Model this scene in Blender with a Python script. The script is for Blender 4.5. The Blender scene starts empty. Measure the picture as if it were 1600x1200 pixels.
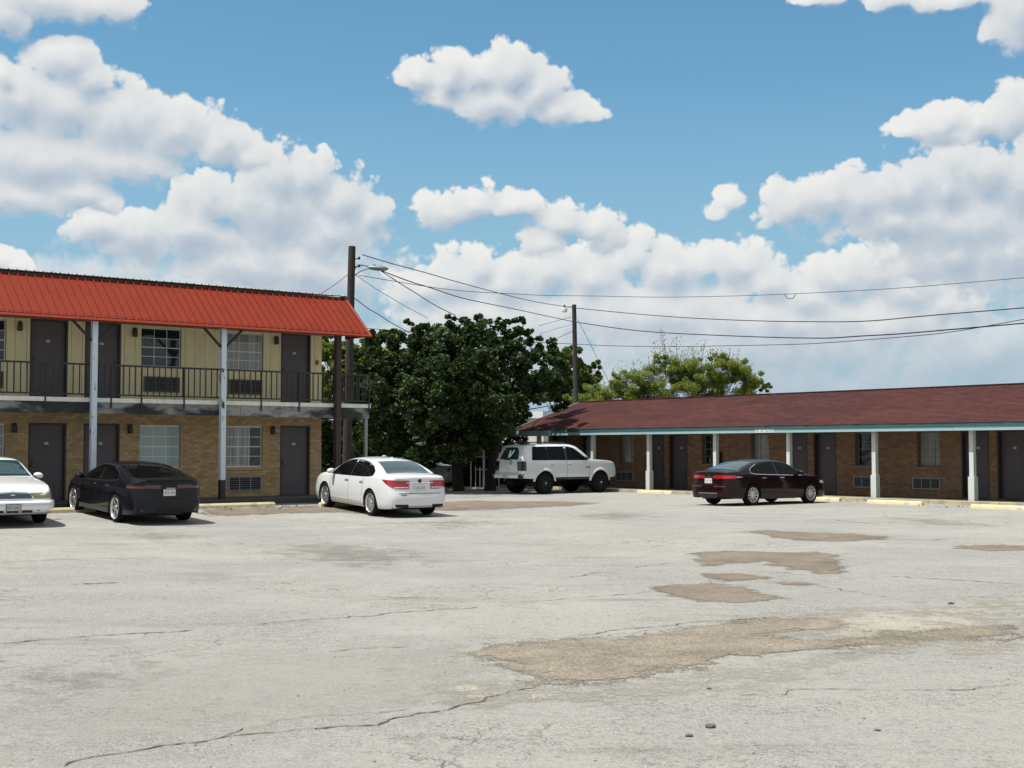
import bpy, bmesh, math, random
import numpy as np
from mathutils import Vector, Matrix
random.seed(7); RNG = np.random.default_rng(7)
S = bpy.context.scene
COL = S.collection
R = math.radians

# ------------------------------------------------------------------ camera
CAM_F, CAM_H, PITCH = 2110.0, 1.80, math.atan(101 / 2110.0)
cd = bpy.data.cameras.new('camera'); cam = bpy.data.objects.new('camera', cd); COL.objects.link(cam)
cd.sensor_width = 36.0; cd.lens = 36.0 * CAM_F / 1600.0; cd.clip_start = 0.1; cd.clip_end = 6000
cam.location = (0, 0, CAM_H); cam.rotation_euler = (R(90) + PITCH, 0, 0)
S.camera = cam

# ------------------------------------------------------------------ light
SDX, SDY = 0.42 * -0.788 - 0.10 * 0.616, 0.42 * -0.616 + 0.10 * 0.788
EL = math.atan(1 / math.hypot(SDX, SDY)); AZ = math.atan2(SDX, SDY)
SUN_DIR = Vector((math.sin(AZ) * math.cos(EL), math.cos(AZ) * math.cos(EL), math.sin(EL)))
sd = bpy.data.lights.new('sun', 'SUN'); sd.energy = 5.0; sd.angle = R(0.53); sd.color = (1.0, 0.965, 0.91)
sun = bpy.data.objects.new('sun', sd); COL.objects.link(sun)
sun.rotation_euler = SUN_DIR.to_track_quat('Z', 'Y').to_euler()
S.view_settings.view_transform = 'Standard'; S.view_settings.look = 'None'
S.view_settings.exposure = 0.4; S.view_settings.gamma = 1.0; S.view_settings.use_curve_mapping = False

def px_ray(x, y):
    dx = (x - 800) / CAM_F; dy = -(y - 600) / CAM_F
    c, s = math.cos(PITCH), math.sin(PITCH)
    return Vector((dx, c - dy * s, s + dy * c))

# ------------------------------------------------------------------ sky: Nishita plus procedural cumulus placed by compass bearing and height
W = bpy.data.worlds.new('World'); S.world = W; W.use_nodes = True
CLOUD_LAYERS = [   # far to near; pixel ellipses (cx, cy, rx, ry) on the photograph give bearing, height and size
    [(250,470,330,80),(900,600,1000,90),(1150,550,520,85),(720,550,320,90),(1540,550,220,80),(480,440,180,80)],
    [(660,450,60,42),(700,435,70,52),(745,415,38,36),(790,440,80,55),(860,425,70,50),(925,430,70,50),(985,400,50,50),(1040,420,60,50),(1090,412,60,48),(1150,412,60,46),(1190,440,70,50),
     (1255,465,70,48),(1310,430,60,50),(1370,420,70,52),(1420,450,80,55),(1480,475,70,45),(1000,490,300,70),(760,490,150,62),(1230,500,260,62),(1390,500,150,50)],
    [(430,275,55,52),(480,270,50,48),(530,310,55,55),(582,338,36,40),(350,320,90,55),(420,330,110,80),(520,365,90,60),(300,360,110,55),(210,368,95,48),(380,410,120,50),(480,420,110,50),(160,350,70,30),
     (1235,320,55,42),(1290,310,60,45),(1350,310,70,55),(1410,300,70,60),(1475,290,70,62),(1545,265,70,60),(1600,290,70,80),(1500,350,170,70),(1400,345,130,45),(1580,400,120,80),(1480,400,110,50),
     (700,330,62,36),(745,320,55,34),(800,318,55,22),(870,345,60,30),(925,352,50,26),(850,378,50,30),(950,372,40,30)],
    [(70,-2,110,42),(150,5,75,34),(0,20,60,40),
     (100,92,55,40),(140,118,50,36),(20,150,80,65),(100,165,100,62),(190,190,100,62),(270,205,85,58),(340,225,65,45),(385,243,40,30),(60,250,130,60),(180,250,110,45),(30,305,100,36),(120,300,70,34),(160,318,40,20),(0,110,30,30),
     (655,120,40,36),(700,118,45,38),(745,112,45,36),(795,110,52,44),(835,138,52,42),(775,160,85,38),(870,168,55,30),(915,178,42,20),(680,150,40,26),
     (1135,312,34,28),(1125,328,22,20),
     (1420,200,45,22),(1470,190,55,32),(1530,190,55,36),(1580,175,55,48),(1500,210,80,18),
     (1285,-6,50,18),(1400,-4,50,22),(1450,0,45,22),(1510,-8,50,26),(1590,15,52,60),(20,418,42,18),(-10,410,40,24)],
]
def build_world():
    nt = W.node_tree; nt.nodes.clear()
    N = lambda t: nt.nodes.new(t)
    L = nt.links.new
    def m(op, a, b=None, c=None, clamp=False):
        n = N('ShaderNodeMath'); n.operation = op; n.use_clamp = clamp
        for i, v in enumerate((a, b, c)):
            if v is None: continue
            if isinstance(v, (int, float)): n.inputs[i].default_value = v
            else: L(v, n.inputs[i])
        return n.outputs[0]
    def rng(val, a, b, lo=0.0, hi=1.0):
        n = N('ShaderNodeMapRange'); n.interpolation_type = 'SMOOTHSTEP'; L(val, n.inputs['Value'])
        for k, q in (('From Min', a), ('From Max', b), ('To Min', lo), ('To Max', hi)):
            if isinstance(q, (int, float)): n.inputs[k].default_value = q
            else: L(q, n.inputs[k])
        return n.outputs[0]
    def mixc(f, A, B, mode='MIX'):
        n = N('ShaderNodeMix'); n.data_type = 'RGBA'; n.blend_type = mode
        if isinstance(f, (int, float)): n.inputs['Factor'].default_value = f
        else: L(f, n.inputs['Factor'])
        for k, q in (('A', A), ('B', B)):
            if isinstance(q, tuple): n.inputs[k].default_value = (*q, 1)
            else: L(q, n.inputs[k])
        return n.outputs['Result']
    def layer_group(blobs, seed, soft, general=False):
        g = bpy.data.node_groups.new('cloud_field', 'ShaderNodeTree')
        g.interface.new_socket('Vector', in_out='INPUT', socket_type='NodeSocketVector')
        g.interface.new_socket('Body', in_out='OUTPUT', socket_type='NodeSocketFloat'); g.interface.new_socket('Density', in_out='OUTPUT', socket_type='NodeSocketFloat')
        gn = lambda t: g.nodes.new(t); gl = g.links.new
        gi, go = gn('NodeGroupInput'), gn('NodeGroupOutput')
        def gm(op, a, b=None, c=None):
            n = gn('ShaderNodeMath'); n.operation = op
            for i, v in enumerate((a, b, c)):
                if v is None: continue
                if isinstance(v, (int, float)): n.inputs[i].default_value = v
                else: gl(v, n.inputs[i])
            return n.outputs[0]
        def gnoise(vec, scale, detail, rough):
            n = gn('ShaderNodeTexNoise'); n.noise_dimensions = '2D'; n.inputs['Scale'].default_value = scale; n.inputs['Detail'].default_value = detail; n.inputs['Roughness'].default_value = rough
            gl(vec, n.inputs['Vector']); return n
        def gmad(vec, mul, add):
            n = gn('ShaderNodeVectorMath'); n.operation = 'MULTIPLY_ADD'; gl(vec, n.inputs[0])
            for i, v in ((1, mul), (2, add)):
                if isinstance(v, tuple): n.inputs[i].default_value = v
                else: gl(v, n.inputs[i])
            return n.outputs[0]
        sv = gmad(gi.outputs[0], (1, 1, 0), (seed * 7.3, seed * 3.1, 0))
        wn = gnoise(sv, 0.55, 2, .5); wv = gn('ShaderNodeVectorMath'); wv.operation = 'ADD'
        gl(gi.outputs[0], wv.inputs[0]); gl(gmad(wn.outputs['Color'], (0.8, 0.6, 0), (-.40, -.30, 0)), wv.inputs[1])
        acc = None
        for cx, cy, rx, ry in blobs:
            d = px_ray(cx, cy).normalized(); az = math.degrees(math.atan2(d.x, d.y)); el = math.degrees(math.asin(d.z)); k = 36.8
            ix, iy = k / (rx * CLOUD_SWELL), k / (ry * CLOUD_SWELL)
            n = gn('ShaderNodeVectorMath'); n.operation = 'LENGTH'; gl(gmad(wv.outputs[0], (ix, iy, 0), (-az * ix, -el * iy, 0)), n.inputs[0])
            acc = n.outputs['Value'] if acc is None else gm('SMOOTH_MIN', acc, n.outputs['Value'], 0.25)
        acc = gm('MAXIMUM', gm('SUBTRACT', 1.0, acc), -1.0)
        if general:   # elsewhere in the sky: the same kind of scattered cumulus
            gen = gnoise(gi.outputs[0], 0.06, 4, .55); gv = gm('MULTIPLY_ADD', gen.outputs['Fac'], 3.4, -1.75)
            sx = gn('ShaderNodeSeparateXYZ'); gl(gi.outputs[0], sx.inputs[0])
            far = gm('MAXIMUM', gm('MULTIPLY_ADD', gm('ABSOLUTE', sx.outputs['X']), 0.2, -4.8), gm('MULTIPLY_ADD', sx.outputs['Y'], 0.2, -4.3))
            far = gm('MINIMUM', gm('MAXIMUM', far, 0.0), 1.0)
            acc = gm('MAXIMUM', acc, gm('MULTIPLY_ADD', gm('MINIMUM', gm('MAXIMUM', gv, 0.0), 0.8), far, gm('MULTIPLY_ADD', far, .9, -1.0)))
        nz = gnoise(sv, 0.50, 8, .56)
        vo = gn('ShaderNodeTexVoronoi'); vo.voronoi_dimensions = '2D'; vo.feature = 'F1'; vo.inputs['Scale'].default_value = 0.80; vo.inputs['Detail'].default_value = 2.0; vo.inputs['Roughness'].default_value = 0.48; vo.inputs['Lacunarity'].default_value = 2.3
        gl(gmad(nz.outputs['Color'], (0.5, 0.5, 0), sv), vo.inputs['Vector'])
        d = gm('ADD', acc, gm('MULTIPLY_ADD', nz.outputs['Fac'], 0.50 * soft, -0.25 * soft))
        d = gm('ADD', d, gm('MULTIPLY_ADD', vo.outputs['Distance'], -0.52 * soft, 0.19 * soft))
        gl(acc, go.inputs[0]); gl(gm('ADD', d, 0.02), go.inputs[1]); return g
    tc = N('ShaderNodeTexCoord'); sp = N('ShaderNodeSeparateXYZ'); L(tc.outputs['Generated'], sp.inputs[0])
    az = m('MULTIPLY', m('ARCTAN2', sp.outputs['X'], sp.outputs['Y']), 57.2958)
    el = m('MULTIPLY', m('ARCSINE', sp.outputs['Z']), 57.2958)
    cv = N('ShaderNodeCombineXYZ'); L(az, cv.inputs['X']); L(el, cv.inputs['Y'])
    sky = N('ShaderNodeTexSky'); sky.sky_type = 'NISHITA'; sky.sun_disc = False
    sky.sun_elevation = EL; sky.sun_rotation = AZ; sky.air_density = 1.0; sky.dust_density = 0.8; sky.ozone_density = 1.4
    base = mixc(1.0, sky.outputs[0], SKY_TINT, 'MULTIPLY')
    base = mixc(rng(el, 17, 0, 0.0, 0.9), base, HORIZON)
    margin = m('MULTIPLY', rng(m('ABSOLUTE', az), 24.0, 21.8), rng(el, 21.5, 19.6))   # the two sets of clouds hand over in clear sky
    def sky_with(layers):
        col = base; last = None
        for i, blobs, general in layers:
            if not blobs and not general: continue
            grp = layer_group(blobs, i + 1.0, (0.8, 1, 1, .85)[i], general)
            f = []
            for off in ((0, 0, 0), (-0.26, 0.62, 0)):
                v = N('ShaderNodeVectorMath'); v.operation = 'ADD'; L(cv.outputs[0], v.inputs[0]); v.inputs[1].default_value = off
                if last is not None:                       # evaluate one field after the other (keeps the shader stack small)
                    c_ = N('ShaderNodeVectorMath'); c_.operation = 'MULTIPLY_ADD'; L(last, c_.inputs[0]); c_.inputs[1].default_value = (1e-7, 1e-7, 0); L(v.outputs[0], c_.inputs[2]); v = c_
                q = N('ShaderNodeGroup'); q.node_tree = grp; L(v.outputs[0], q.inputs[0]); f.append((q.outputs['Body'], q.outputs['Density'])); last = q.outputs['Density']
            (b0, d0), (b1, d1) = f
            db = m('SUBTRACT', b0, b1); dd = m('SUBTRACT', d0, d1)
            soft = m('MULTIPLY_ADD', m('MAXIMUM', m('SUBTRACT', 0.05, db), 0.0), 0.9, (.55, .22, .18, .18)[i])   # crisp lit tops, soft bases
            alpha = rng(d0, 0.0, soft)
            lit = m('MULTIPLY_ADD', db, 0.85, (.50, .64, .54, .59)[i]); lit = m('MULTIPLY_ADD', m('SUBTRACT', dd, db), 0.34, lit); lit = m('MULTIPLY_ADD', rng(d0, 0.05, 0.9), -0.22, lit, clamp=True)
            ramp = N('ShaderNodeValToRGB'); L(lit, ramp.inputs[0]); e = ramp.color_ramp.elements
            e[0].position = 0.05; e[0].color = (0.40, 0.49, 0.59, 1); e[1].position = 0.95; e[1].color = (0.87, 0.87, 0.84, 1)
            x = e.new(0.36); x.color = (0.53, 0.595, 0.66, 1); x = e.new(0.62); x.color = (0.72, 0.745, 0.76, 1)
            cc = mixc(1.0, ramp.outputs[0], (10, 10, 10), 'MULTIPLY')                                       # cloud radiance, against the strength below
            fade = m('MULTIPLY', rng(el, -0.5, 4.0, 0.45, 1.0), (.80, .96, .97, .97)[i])
            col = mixc(m('MULTIPLY', alpha, fade if general else m('MULTIPLY', fade, margin)), col, cc)
        bg = N('ShaderNodeBackground'); bg.inputs['Strength'].default_value = 0.076; L(col, bg.inputs['Color']); return bg.outputs[0]
    def pick(cond, a, b):
        n = N('ShaderNodeMixShader'); L(cond, n.inputs[0]); L(b, n.inputs[1]); L(a, n.inputs[2]); return n.outputs[0]
    # the same sky throughout, cut into bearings so that each direction only works out the clouds near it
    elsewhere = sky_with([(2, [], True)])
    edges = [-24.0, -14.5, -7.0, 0.0, 7.0, 14.5, 24.0]; shader = None
    for a0, a1 in zip(edges[:-1], edges[1:]):
        near = []
        for i, blobs in enumerate(CLOUD_LAYERS):
            keep = []
            for q in blobs:
                c = math.degrees(math.atan2(px_ray(q[0], q[1]).x, px_ray(q[0], q[1]).y)); r_ = q[2] * CLOUD_SWELL / 36.8 * 1.75 + .8
                if c + r_ > a0 and c - r_ < a1: keep.append(q)
            near.append((i, keep, False))
        part = sky_with(near); shader = part if shader is None else pick(m('GREATER_THAN', az, a0), part, shader)
    inview = m('MULTIPLY', m('LESS_THAN', m('ABSOLUTE', az), 24.0), m('LESS_THAN', el, 21.5))
    shader = pick(inview, shader, elsewhere)
    out = N('ShaderNodeOutputWorld'); L(shader, out.inputs['Surface'])
HORIZON = (3.3, 4.85, 6.2); CLOUD_SWELL = 1.25
SKY_TINT = (0.84, 1.27, 1.30)
build_world()
W.cycles.sampling_method = 'MANUAL'; W.cycles.sample_map_resolution = 512

# ------------------------------------------------------------------ materials
def mat(name, color, rough=0.6, metallic=0.0, var=0.0, scale=6.0, bump=0.0, bscale=60.0, spec=0.5, coat=0.0, color2=None, thr=(0.4, 0.7), detail=6, stretch=None, island=0.0):
    m = bpy.data.materials.new(name); m.use_nodes = True
    nt = m.node_tree; b = nt.nodes['Principled BSDF']; L = nt.links.new; N = nt.nodes.new
    b.inputs['Roughness'].default_value = rough; b.inputs['Metallic'].default_value = metallic
    b.inputs['Specular IOR Level'].default_value = spec; b.inputs['Coat Weight'].default_value = coat; b.inputs['Coat Roughness'].default_value = 0.04
    col = (*color, 1)
    b.inputs['Base Color'].default_value = col
    geo = None
    if var or color2 or bump or island:
        tc = N('ShaderNodeTexCoord'); v = tc.outputs['Object']
        if stretch:
            mp = N('ShaderNodeMapping'); mp.inputs['Scale'].default_value = stretch; L(v, mp.inputs[0]); v = mp.outputs[0]
    cur = None
    if color2:
        n = N('ShaderNodeTexNoise'); n.inputs['Scale'].default_value = scale; n.inputs['Detail'].default_value = detail; n.inputs['Roughness'].default_value = 0.6; L(v, n.inputs['Vector'])
        mr = N('ShaderNodeMapRange'); mr.interpolation_type = 'SMOOTHSTEP'; L(n.outputs['Fac'], mr.inputs['Value']); mr.inputs['From Min'].default_value = thr[0]; mr.inputs['From Max'].default_value = thr[1]
        mx = N('ShaderNodeMix'); mx.data_type = 'RGBA'; L(mr.outputs[0], mx.inputs['Factor']); mx.inputs['A'].default_value = col; mx.inputs['B'].default_value = (*color2, 1)
        cur = mx.outputs['Result']
    if var or island:
        hv = N('ShaderNodeHueSaturation'); hv.inputs['Color'].default_value = col
        if cur: L(cur, hv.inputs['Color'])
        val = None
        if var:
            n2 = N('ShaderNodeTexNoise'); n2.inputs['Scale'].default_value = scale * 1.7; n2.inputs['Detail'].default_value = detail; L(v, n2.inputs['Vector'])
            mr = N('ShaderNodeMapRange'); L(n2.outputs['Fac'], mr.inputs['Value']); mr.inputs['From Min'].default_value = 0.25; mr.inputs['From Max'].default_value = 0.75
            mr.inputs['To Min'].default_value = 1 - var; mr.inputs['To Max'].default_value = 1 + var; val = mr.outputs[0]
        if island:
            gi = N('ShaderNodeNewGeometry'); mr = N('ShaderNodeMapRange'); L(gi.outputs['Random Per Island'], mr.inputs['Value'])
            mr.inputs['To Min'].default_value = 1 - island; mr.inputs['To Max'].default_value = 1 + island
            if val:
                mm = N('ShaderNodeMath'); mm.operation = 'MULTIPLY'; L(val, mm.inputs[0]); L(mr.outputs[0], mm.inputs[1]); val = mm.outputs[0]
            else: val = mr.outputs[0]
        L(val, hv.inputs['Value']); cur = hv.outputs[0]
    if cur: L(cur, b.inputs['Base Color'])
    if bump:
        n3 = N('ShaderNodeTexNoise'); n3.inputs['Scale'].default_value = bscale; n3.inputs['Detail'].default_value = 4; L(v, n3.inputs['Vector'])
        bp = N('ShaderNodeBump'); bp.inputs['Strength'].default_value = bump; bp.inputs['Distance'].default_value = 0.02; L(n3.outputs['Fac'], bp.inputs['Height']); L(bp.outputs[0], b.inputs['Normal'])
    return m

# ------------------------------------------------------------------ mesh helpers
def link_mesh(name, verts, faces, material, parent=None, smooth=False, angle=None, mats=None, fmat=None):
    me = bpy.data.meshes.new(name); me.from_pydata([tuple(map(float, v)) for v in verts], [], [tuple(map(int, f)) for f in faces])
    if mats:
        for q in mats: me.materials.append(q)
        if fmat is not None: me.polygons.foreach_set('material_index', np.array(fmat, dtype=np.int32))
    elif material: me.materials.append(material)
    if smooth:
        me.polygons.foreach_set('use_smooth', np.ones(len(me.polygons), dtype=bool))
        if angle: me.set_sharp_from_angle(angle=R(angle))
    me.update()
    o = bpy.data.objects.new(name, me); COL.objects.link(o)
    if parent: o.parent = parent
    return o

class MB:
    def __init__(s): s.v = []; s.f = []
    def add(s, verts, faces):
        b = len(s.v); s.v += [tuple(map(float, q)) for q in verts]; s.f += [tuple(i + b for i in f) for f in faces]; return s
    def box(s, x0, x1, y0, y1, z0, z1):
        return s.add([(x0,y0,z0),(x1,y0,z0),(x1,y1,z0),(x0,y1,z0),(x0,y0,z1),(x1,y0,z1),(x1,y1,z1),(x0,y1,z1)],
                     [(0,3,2,1),(4,5,6,7),(0,1,5,4),(1,2,6,5),(2,3,7,6),(3,0,4,7)])
    def bevbox(s, x0, x1, y0, y1, z0, z1, b):
        bm = bmesh.new(); bmesh.ops.create_cube(bm, size=1)
        for v in bm.verts: v.co = Vector((x0 + (v.co.x + .5) * (x1 - x0), y0 + (v.co.y + .5) * (y1 - y0), z0 + (v.co.z + .5) * (z1 - z0)))
        bmesh.ops.bevel(bm, geom=list(bm.edges), offset=b, segments=2, profile=0.6, affect='EDGES')
        bm.verts.index_update(); s.add([v.co for v in bm.verts], [[v.index for v in f.verts] for f in bm.faces]); bm.free(); return s
    def quad(s, a, b, c, d): return s.add([a, b, c, d], [(0, 1, 2, 3)])
    def beam(s, p, q, w, h, up=(0, 0, 1)):
        p = Vector(p); q = Vector(q); d = (q - p).normalized(); u = Vector(up)
        if abs(d.dot(u)) > 0.98: u = Vector((0, 1, 0))
        a = d.cross(u).normalized() * (w / 2); c = a.cross(d).normalized() * (h / 2)
        vs = [p - a - c, p + a - c, p + a + c, p - a + c, q - a - c, q + a - c, q + a + c, q - a + c]
        return s.add(vs, [(0,1,2,3),(4,7,6,5),(0,4,5,1),(1,5,6,2),(2,6,7,3),(3,7,4,0)])
    def tube(s, pts, r, n=8, cap=True):
        pts = [Vector(p) for p in pts]; m = len(pts); rr = r if isinstance(r, (list, tuple, np.ndarray)) else [r] * m
        base = len(s.v); ref = None; vs = []; fs = []
        for i, p in enumerate(pts):
            d = (pts[min(i + 1, m - 1)] - pts[max(i - 1, 0)]).normalized()
            if ref is None: ref = Vector((0, 0, 1)) if abs(d.z) < 0.9 else Vector((1, 0, 0))
            a = d.cross(ref).normalized(); b = a.cross(d).normalized(); ref = b
            for k in range(n):
                t = 2 * math.pi * k / n; vs.append(p + a * math.cos(t) * rr[i] + b * math.sin(t) * rr[i])
        for i in range(m - 1):
            for k in range(n): fs.append((i*n+k, i*n+(k+1)%n, (i+1)*n+(k+1)%n, (i+1)*n+k))
        if cap: fs.append(tuple(range(n))[::-1]); fs.append(tuple((m-1)*n+k for k in range(n)))
        return s.add(vs, fs)
    def lathe(s, prof, n=24, M=None, close=False):
        vs = []; fs = []; m = len(prof)
        for k in range(n):
            t = 2 * math.pi * k / n
            for (r, z) in prof:
                p = Vector((r * math.cos(t), r * math.sin(t), z)); vs.append(M @ p if M else p)
        for k in range(n):
            for i in range(m - 1): fs.append((k*m+i, ((k+1)%n)*m+i, ((k+1)%n)*m+i+1, k*m+i+1))
        return s.add(vs, fs)
    def grid(s, P):
        P = np.asarray(P, float); a, b = P.shape[:2]
        return s.add([tuple(q) for q in P.reshape(-1, 3)], [(i*b+j, i*b+j+1, (i+1)*b+j+1, (i+1)*b+j) for i in range(a-1) for j in range(b-1)])
    def build(s, name, m, parent=None, smooth=False, angle=None, kind=None, label=None):
        o = link_mesh(name, s.v, s.f, m, parent, smooth, angle)
        if kind: o['kind'] = kind
        if label: o['label'] = label
        return o

def empty(name, loc=(0, 0, 0), rz=0.0):
    o = bpy.data.objects.new(name, None); COL.objects.link(o); o.location = loc; o.rotation_euler = (0, 0, rz); o.empty_display_size = 0.3; return o
def tag(o, label=None, cat=None, group=None, kind=None):
    if label: o['label'] = label
    if cat: o['category'] = cat
    if group: o['group'] = group
    if kind: o['kind'] = kind
    return o
def copy_tree(o, parent=None):
    c = o.copy(); COL.objects.link(c)
    if parent is not None:
        c.parent = parent
    for ch in o.children: copy_tree(ch, c)
    return c

# ------------------------------------------------------------------ building frames and the lie of the land
L0 = Vector((-5.92, 41.96, 0.12)); L_RZ = R(38); eL = Vector((math.cos(L_RZ), math.sin(L_RZ), 0)); nL = Vector((math.sin(L_RZ), -math.cos(L_RZ), 0))
R_SC = 1.0714; R0 = Vector((11.668 * R_SC, 43.471 * R_SC, 0)); R_RZ = R(-52); eR = Vector((-math.cos(R_RZ), -math.sin(R_RZ), 0)); nR = Vector((math.sin(R_RZ), -math.cos(R_RZ), 0))
def sstep(x, a, b):
    t = np.clip((x - a) / (b - a), 0, 1); return t * t * (3 - 2 * t)
def zg(x, y):   # height of the lot: it rises gently towards the two-storey block
    dx = np.asarray(x, float) - L0.x; dy = np.asarray(y, float) - L0.y
    d = dx * nL.x + dy * nL.y; s_ = dx * eL.x + dy * eL.y
    h = 0.215 * np.clip((6.8 - d) / 4.6, 0, 1) * (1 - sstep(s_, 1.5, 9.0))
    return h + 0.010 * np.sin(np.asarray(x) * 0.31 + 1.1) * np.sin(np.asarray(y) * 0.23)
def ground_pt(px, py):
    d = px_ray(px, py); lo, hi = 1.0, -(CAM_H + .1) / d.z
    for _ in range(40):
        t = (lo + hi) / 2
        if CAM_H + d.z * t > float(zg(d.x * t, d.y * t)): lo = t
        else: hi = t
    p = Vector((0, 0, CAM_H)) + d * lo; p.z = float(zg(p.x, p.y)); return p
# ------------------------------------------------------------------ ground
def ground_material():
    m = bpy.data.materials.new('weathered_asphalt'); m.use_nodes = True
    nt = m.node_tree; b = nt.nodes['Principled BSDF']; L = nt.links.new; N = nt.nodes.new
    tc = N('ShaderNodeTexCoord'); v = tc.outputs['Object']
    def noise(scale, detail=5, rough=0.6, vec=v, stretch=None):
        if stretch:
            mp = N('ShaderNodeMapping'); mp.inputs['Scale'].default_value = stretch; L(vec, mp.inputs[0]); vec = mp.outputs[0]
        n = N('ShaderNodeTexNoise'); n.inputs['Scale'].default_value = scale; n.inputs['Detail'].default_value = detail; n.inputs['Roughness'].default_value = rough; L(vec, n.inputs['Vector']); return n
    def rng(val, a, c, lo=0.0, hi=1.0):
        r = N('ShaderNodeMapRange'); r.interpolation_type = 'SMOOTHSTEP'; L(val, r.inputs['Value'])
        for k, q in zip(('From Min', 'From Max', 'To Min', 'To Max'), (a, c, lo, hi)): r.inputs[k].default_value = q
        return r.outputs[0]
    def mix(fac, A, B, mode='MIX'):
        x = N('ShaderNodeMix'); x.data_type = 'RGBA'; x.blend_type = mode
        if isinstance(fac, float): x.inputs['Factor'].default_value = fac
        else: L(fac, x.inputs['Factor'])
        for k, q in (('A', A), ('B', B)):
            if isinstance(q, tuple): x.inputs[k].default_value = (*q, 1)
            else: L(q, x.inputs[k])
        return x.outputs['Result']
    def mul(a, c):
        q = N('ShaderNodeMath'); q.operation = 'MULTIPLY'; L(a, q.inputs[0])
        if isinstance(c, float): q.inputs[1].default_value = c
        else: L(c, q.inputs[1])
        return q.outputs[0]
    big = noise(0.11, 6, 0.62); mid = noise(0.5, 7, 0.65); streak = noise(0.6, 6, 0.6, stretch=(0.5, 1.6, 1)); sm = noise(4.5, 6, 0.7); fine = noise(38, 4, 0.7); grit = noise(170, 2, 0.6)
    c = mix(rng(big.outputs['Fac'], 0.36, 0.64), (0.268, 0.265, 0.246), (0.334, 0.324, 0.292))
    c = mix(rng(mid.outputs['Fac'], 0.56, 0.78), c, (0.385, 0.375, 0.338))
    c = mix(mul(rng(streak.outputs['Fac'], 0.56, 0.74), 0.75), c, (0.150, 0.148, 0.124))
    c = mix(mul(rng(sm.outputs['Fac'], 0.52, 0.74), 0.62), c, (0.172, 0.168, 0.146))
    c = mix(mul(rng(sm.outputs['Fac'], 0.46, 0.30), 0.45), c, (0.34, 0.33, 0.295))
    c = mix(mul(rng(noise(11, 6, .75).outputs['Fac'], 0.50, 0.66), mul(rng(mid.outputs['Fac'], 0.62, 0.40, 0.25, 1.0), 0.68)), c, (0.150, 0.127, 0.110))
    c = mix(mul(rng(noise(26, 4, .7, stretch=(.8, 1.3, 1)).outputs['Fac'], 0.53, 0.68), 0.6), c, (0.37, 0.362, 0.33))
    # exposed aggregate: pale and dark grains
    vo = N('ShaderNodeTexVoronoi'); vo.inputs['Scale'].default_value = 85; L(v, vo.inputs['Vector'])
    sp = N('ShaderNodeSeparateColor'); L(vo.outputs['Color'], sp.inputs[0])
    c = mix(mul(rng(sp.outputs[0], 0.72, 0.80), mul(rng(mid.outputs['Fac'], 0.35, 0.6, 1.0, 0.25), 0.62)), c, (0.07, 0.07, 0.064))
    c = mix(mul(rng(sp.outputs[1], 0.70, 0.78), 0.45), c, (0.40, 0.39, 0.355))
    c = mix(mul(rng(fine.outputs['Fac'], 0.56, 0.72), 0.5), c, (0.105, 0.10, 0.083))
    # crazing: thin crack network, patchy
    wv = N('ShaderNodeVectorMath'); wv.operation = 'MULTIPLY_ADD'; L(noise(1.6, 5).outputs['Color'], wv.inputs[0]); wv.inputs[1].default_value = (0.9, 0.9, 0); L(v, wv.inputs[2])
    cr = N('ShaderNodeTexVoronoi'); cr.feature = 'DISTANCE_TO_EDGE'; cr.inputs['Scale'].default_value = 1.5; L(wv.outputs[0], cr.inputs['Vector'])
    ck = mul(rng(cr.outputs['Distance'], 0.022, 0.004), rng(noise(0.22, 5).outputs['Fac'], 0.50, 0.63))
    cr2 = N('ShaderNodeTexVoronoi'); cr2.feature = 'DISTANCE_TO_EDGE'; cr2.inputs['Scale'].default_value = 6.5; L(wv.outputs[0], cr2.inputs['Vector'])
    ck2 = mul(rng(cr2.outputs['Distance'], 0.05, 0.01), rng(noise(0.30, 5).outputs['Fac'], 0.50, 0.60))
    c = mix(mul(ck, 0.55), c, (0.10, 0.098, 0.082)); c = mix(mul(ck2, 0.5), c, (0.13, 0.126, 0.11))
    # beyond the lot: bare earth and dry grass
    sx = N('ShaderNodeSeparateXYZ'); L(v, sx.inputs[0])
    c = mix(rng(sx.outputs['Y'], 66, 72), c, (0.16, 0.14, 0.085))
    L(c, b.inputs['Base Color']); b.inputs['Roughness'].default_value = 0.9; b.inputs['Specular IOR Level'].default_value = 0.25
    h = N('ShaderNodeMath'); h.operation = 'MULTIPLY_ADD'; L(fine.outputs['Fac'], h.inputs[0]); h.inputs[1].default_value = 0.8; L(mul(grit.outputs['Fac'], 0.5), h.inputs[2])
    h2 = N('ShaderNodeMath'); h2.operation = 'MULTIPLY_ADD'; L(ck, h2.inputs[0]); h2.inputs[1].default_value = -1.2; L(h.outputs[0], h2.inputs[2])
    h3 = N('ShaderNodeMath'); h3.operation = 'MULTIPLY_ADD'; L(sm.outputs['Fac'], h3.inputs[0]); h3.inputs[1].default_value = 1.2; L(h2.outputs[0], h3.inputs[2])
    bp = N('ShaderNodeBump'); bp.inputs['Strength'].default_value = 0.9; bp.inputs['Distance'].default_value = 0.022; L(h3.outputs[0], bp.inputs['Height']); L(bp.outputs[0], b.inputs['Normal'])
    return m
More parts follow.
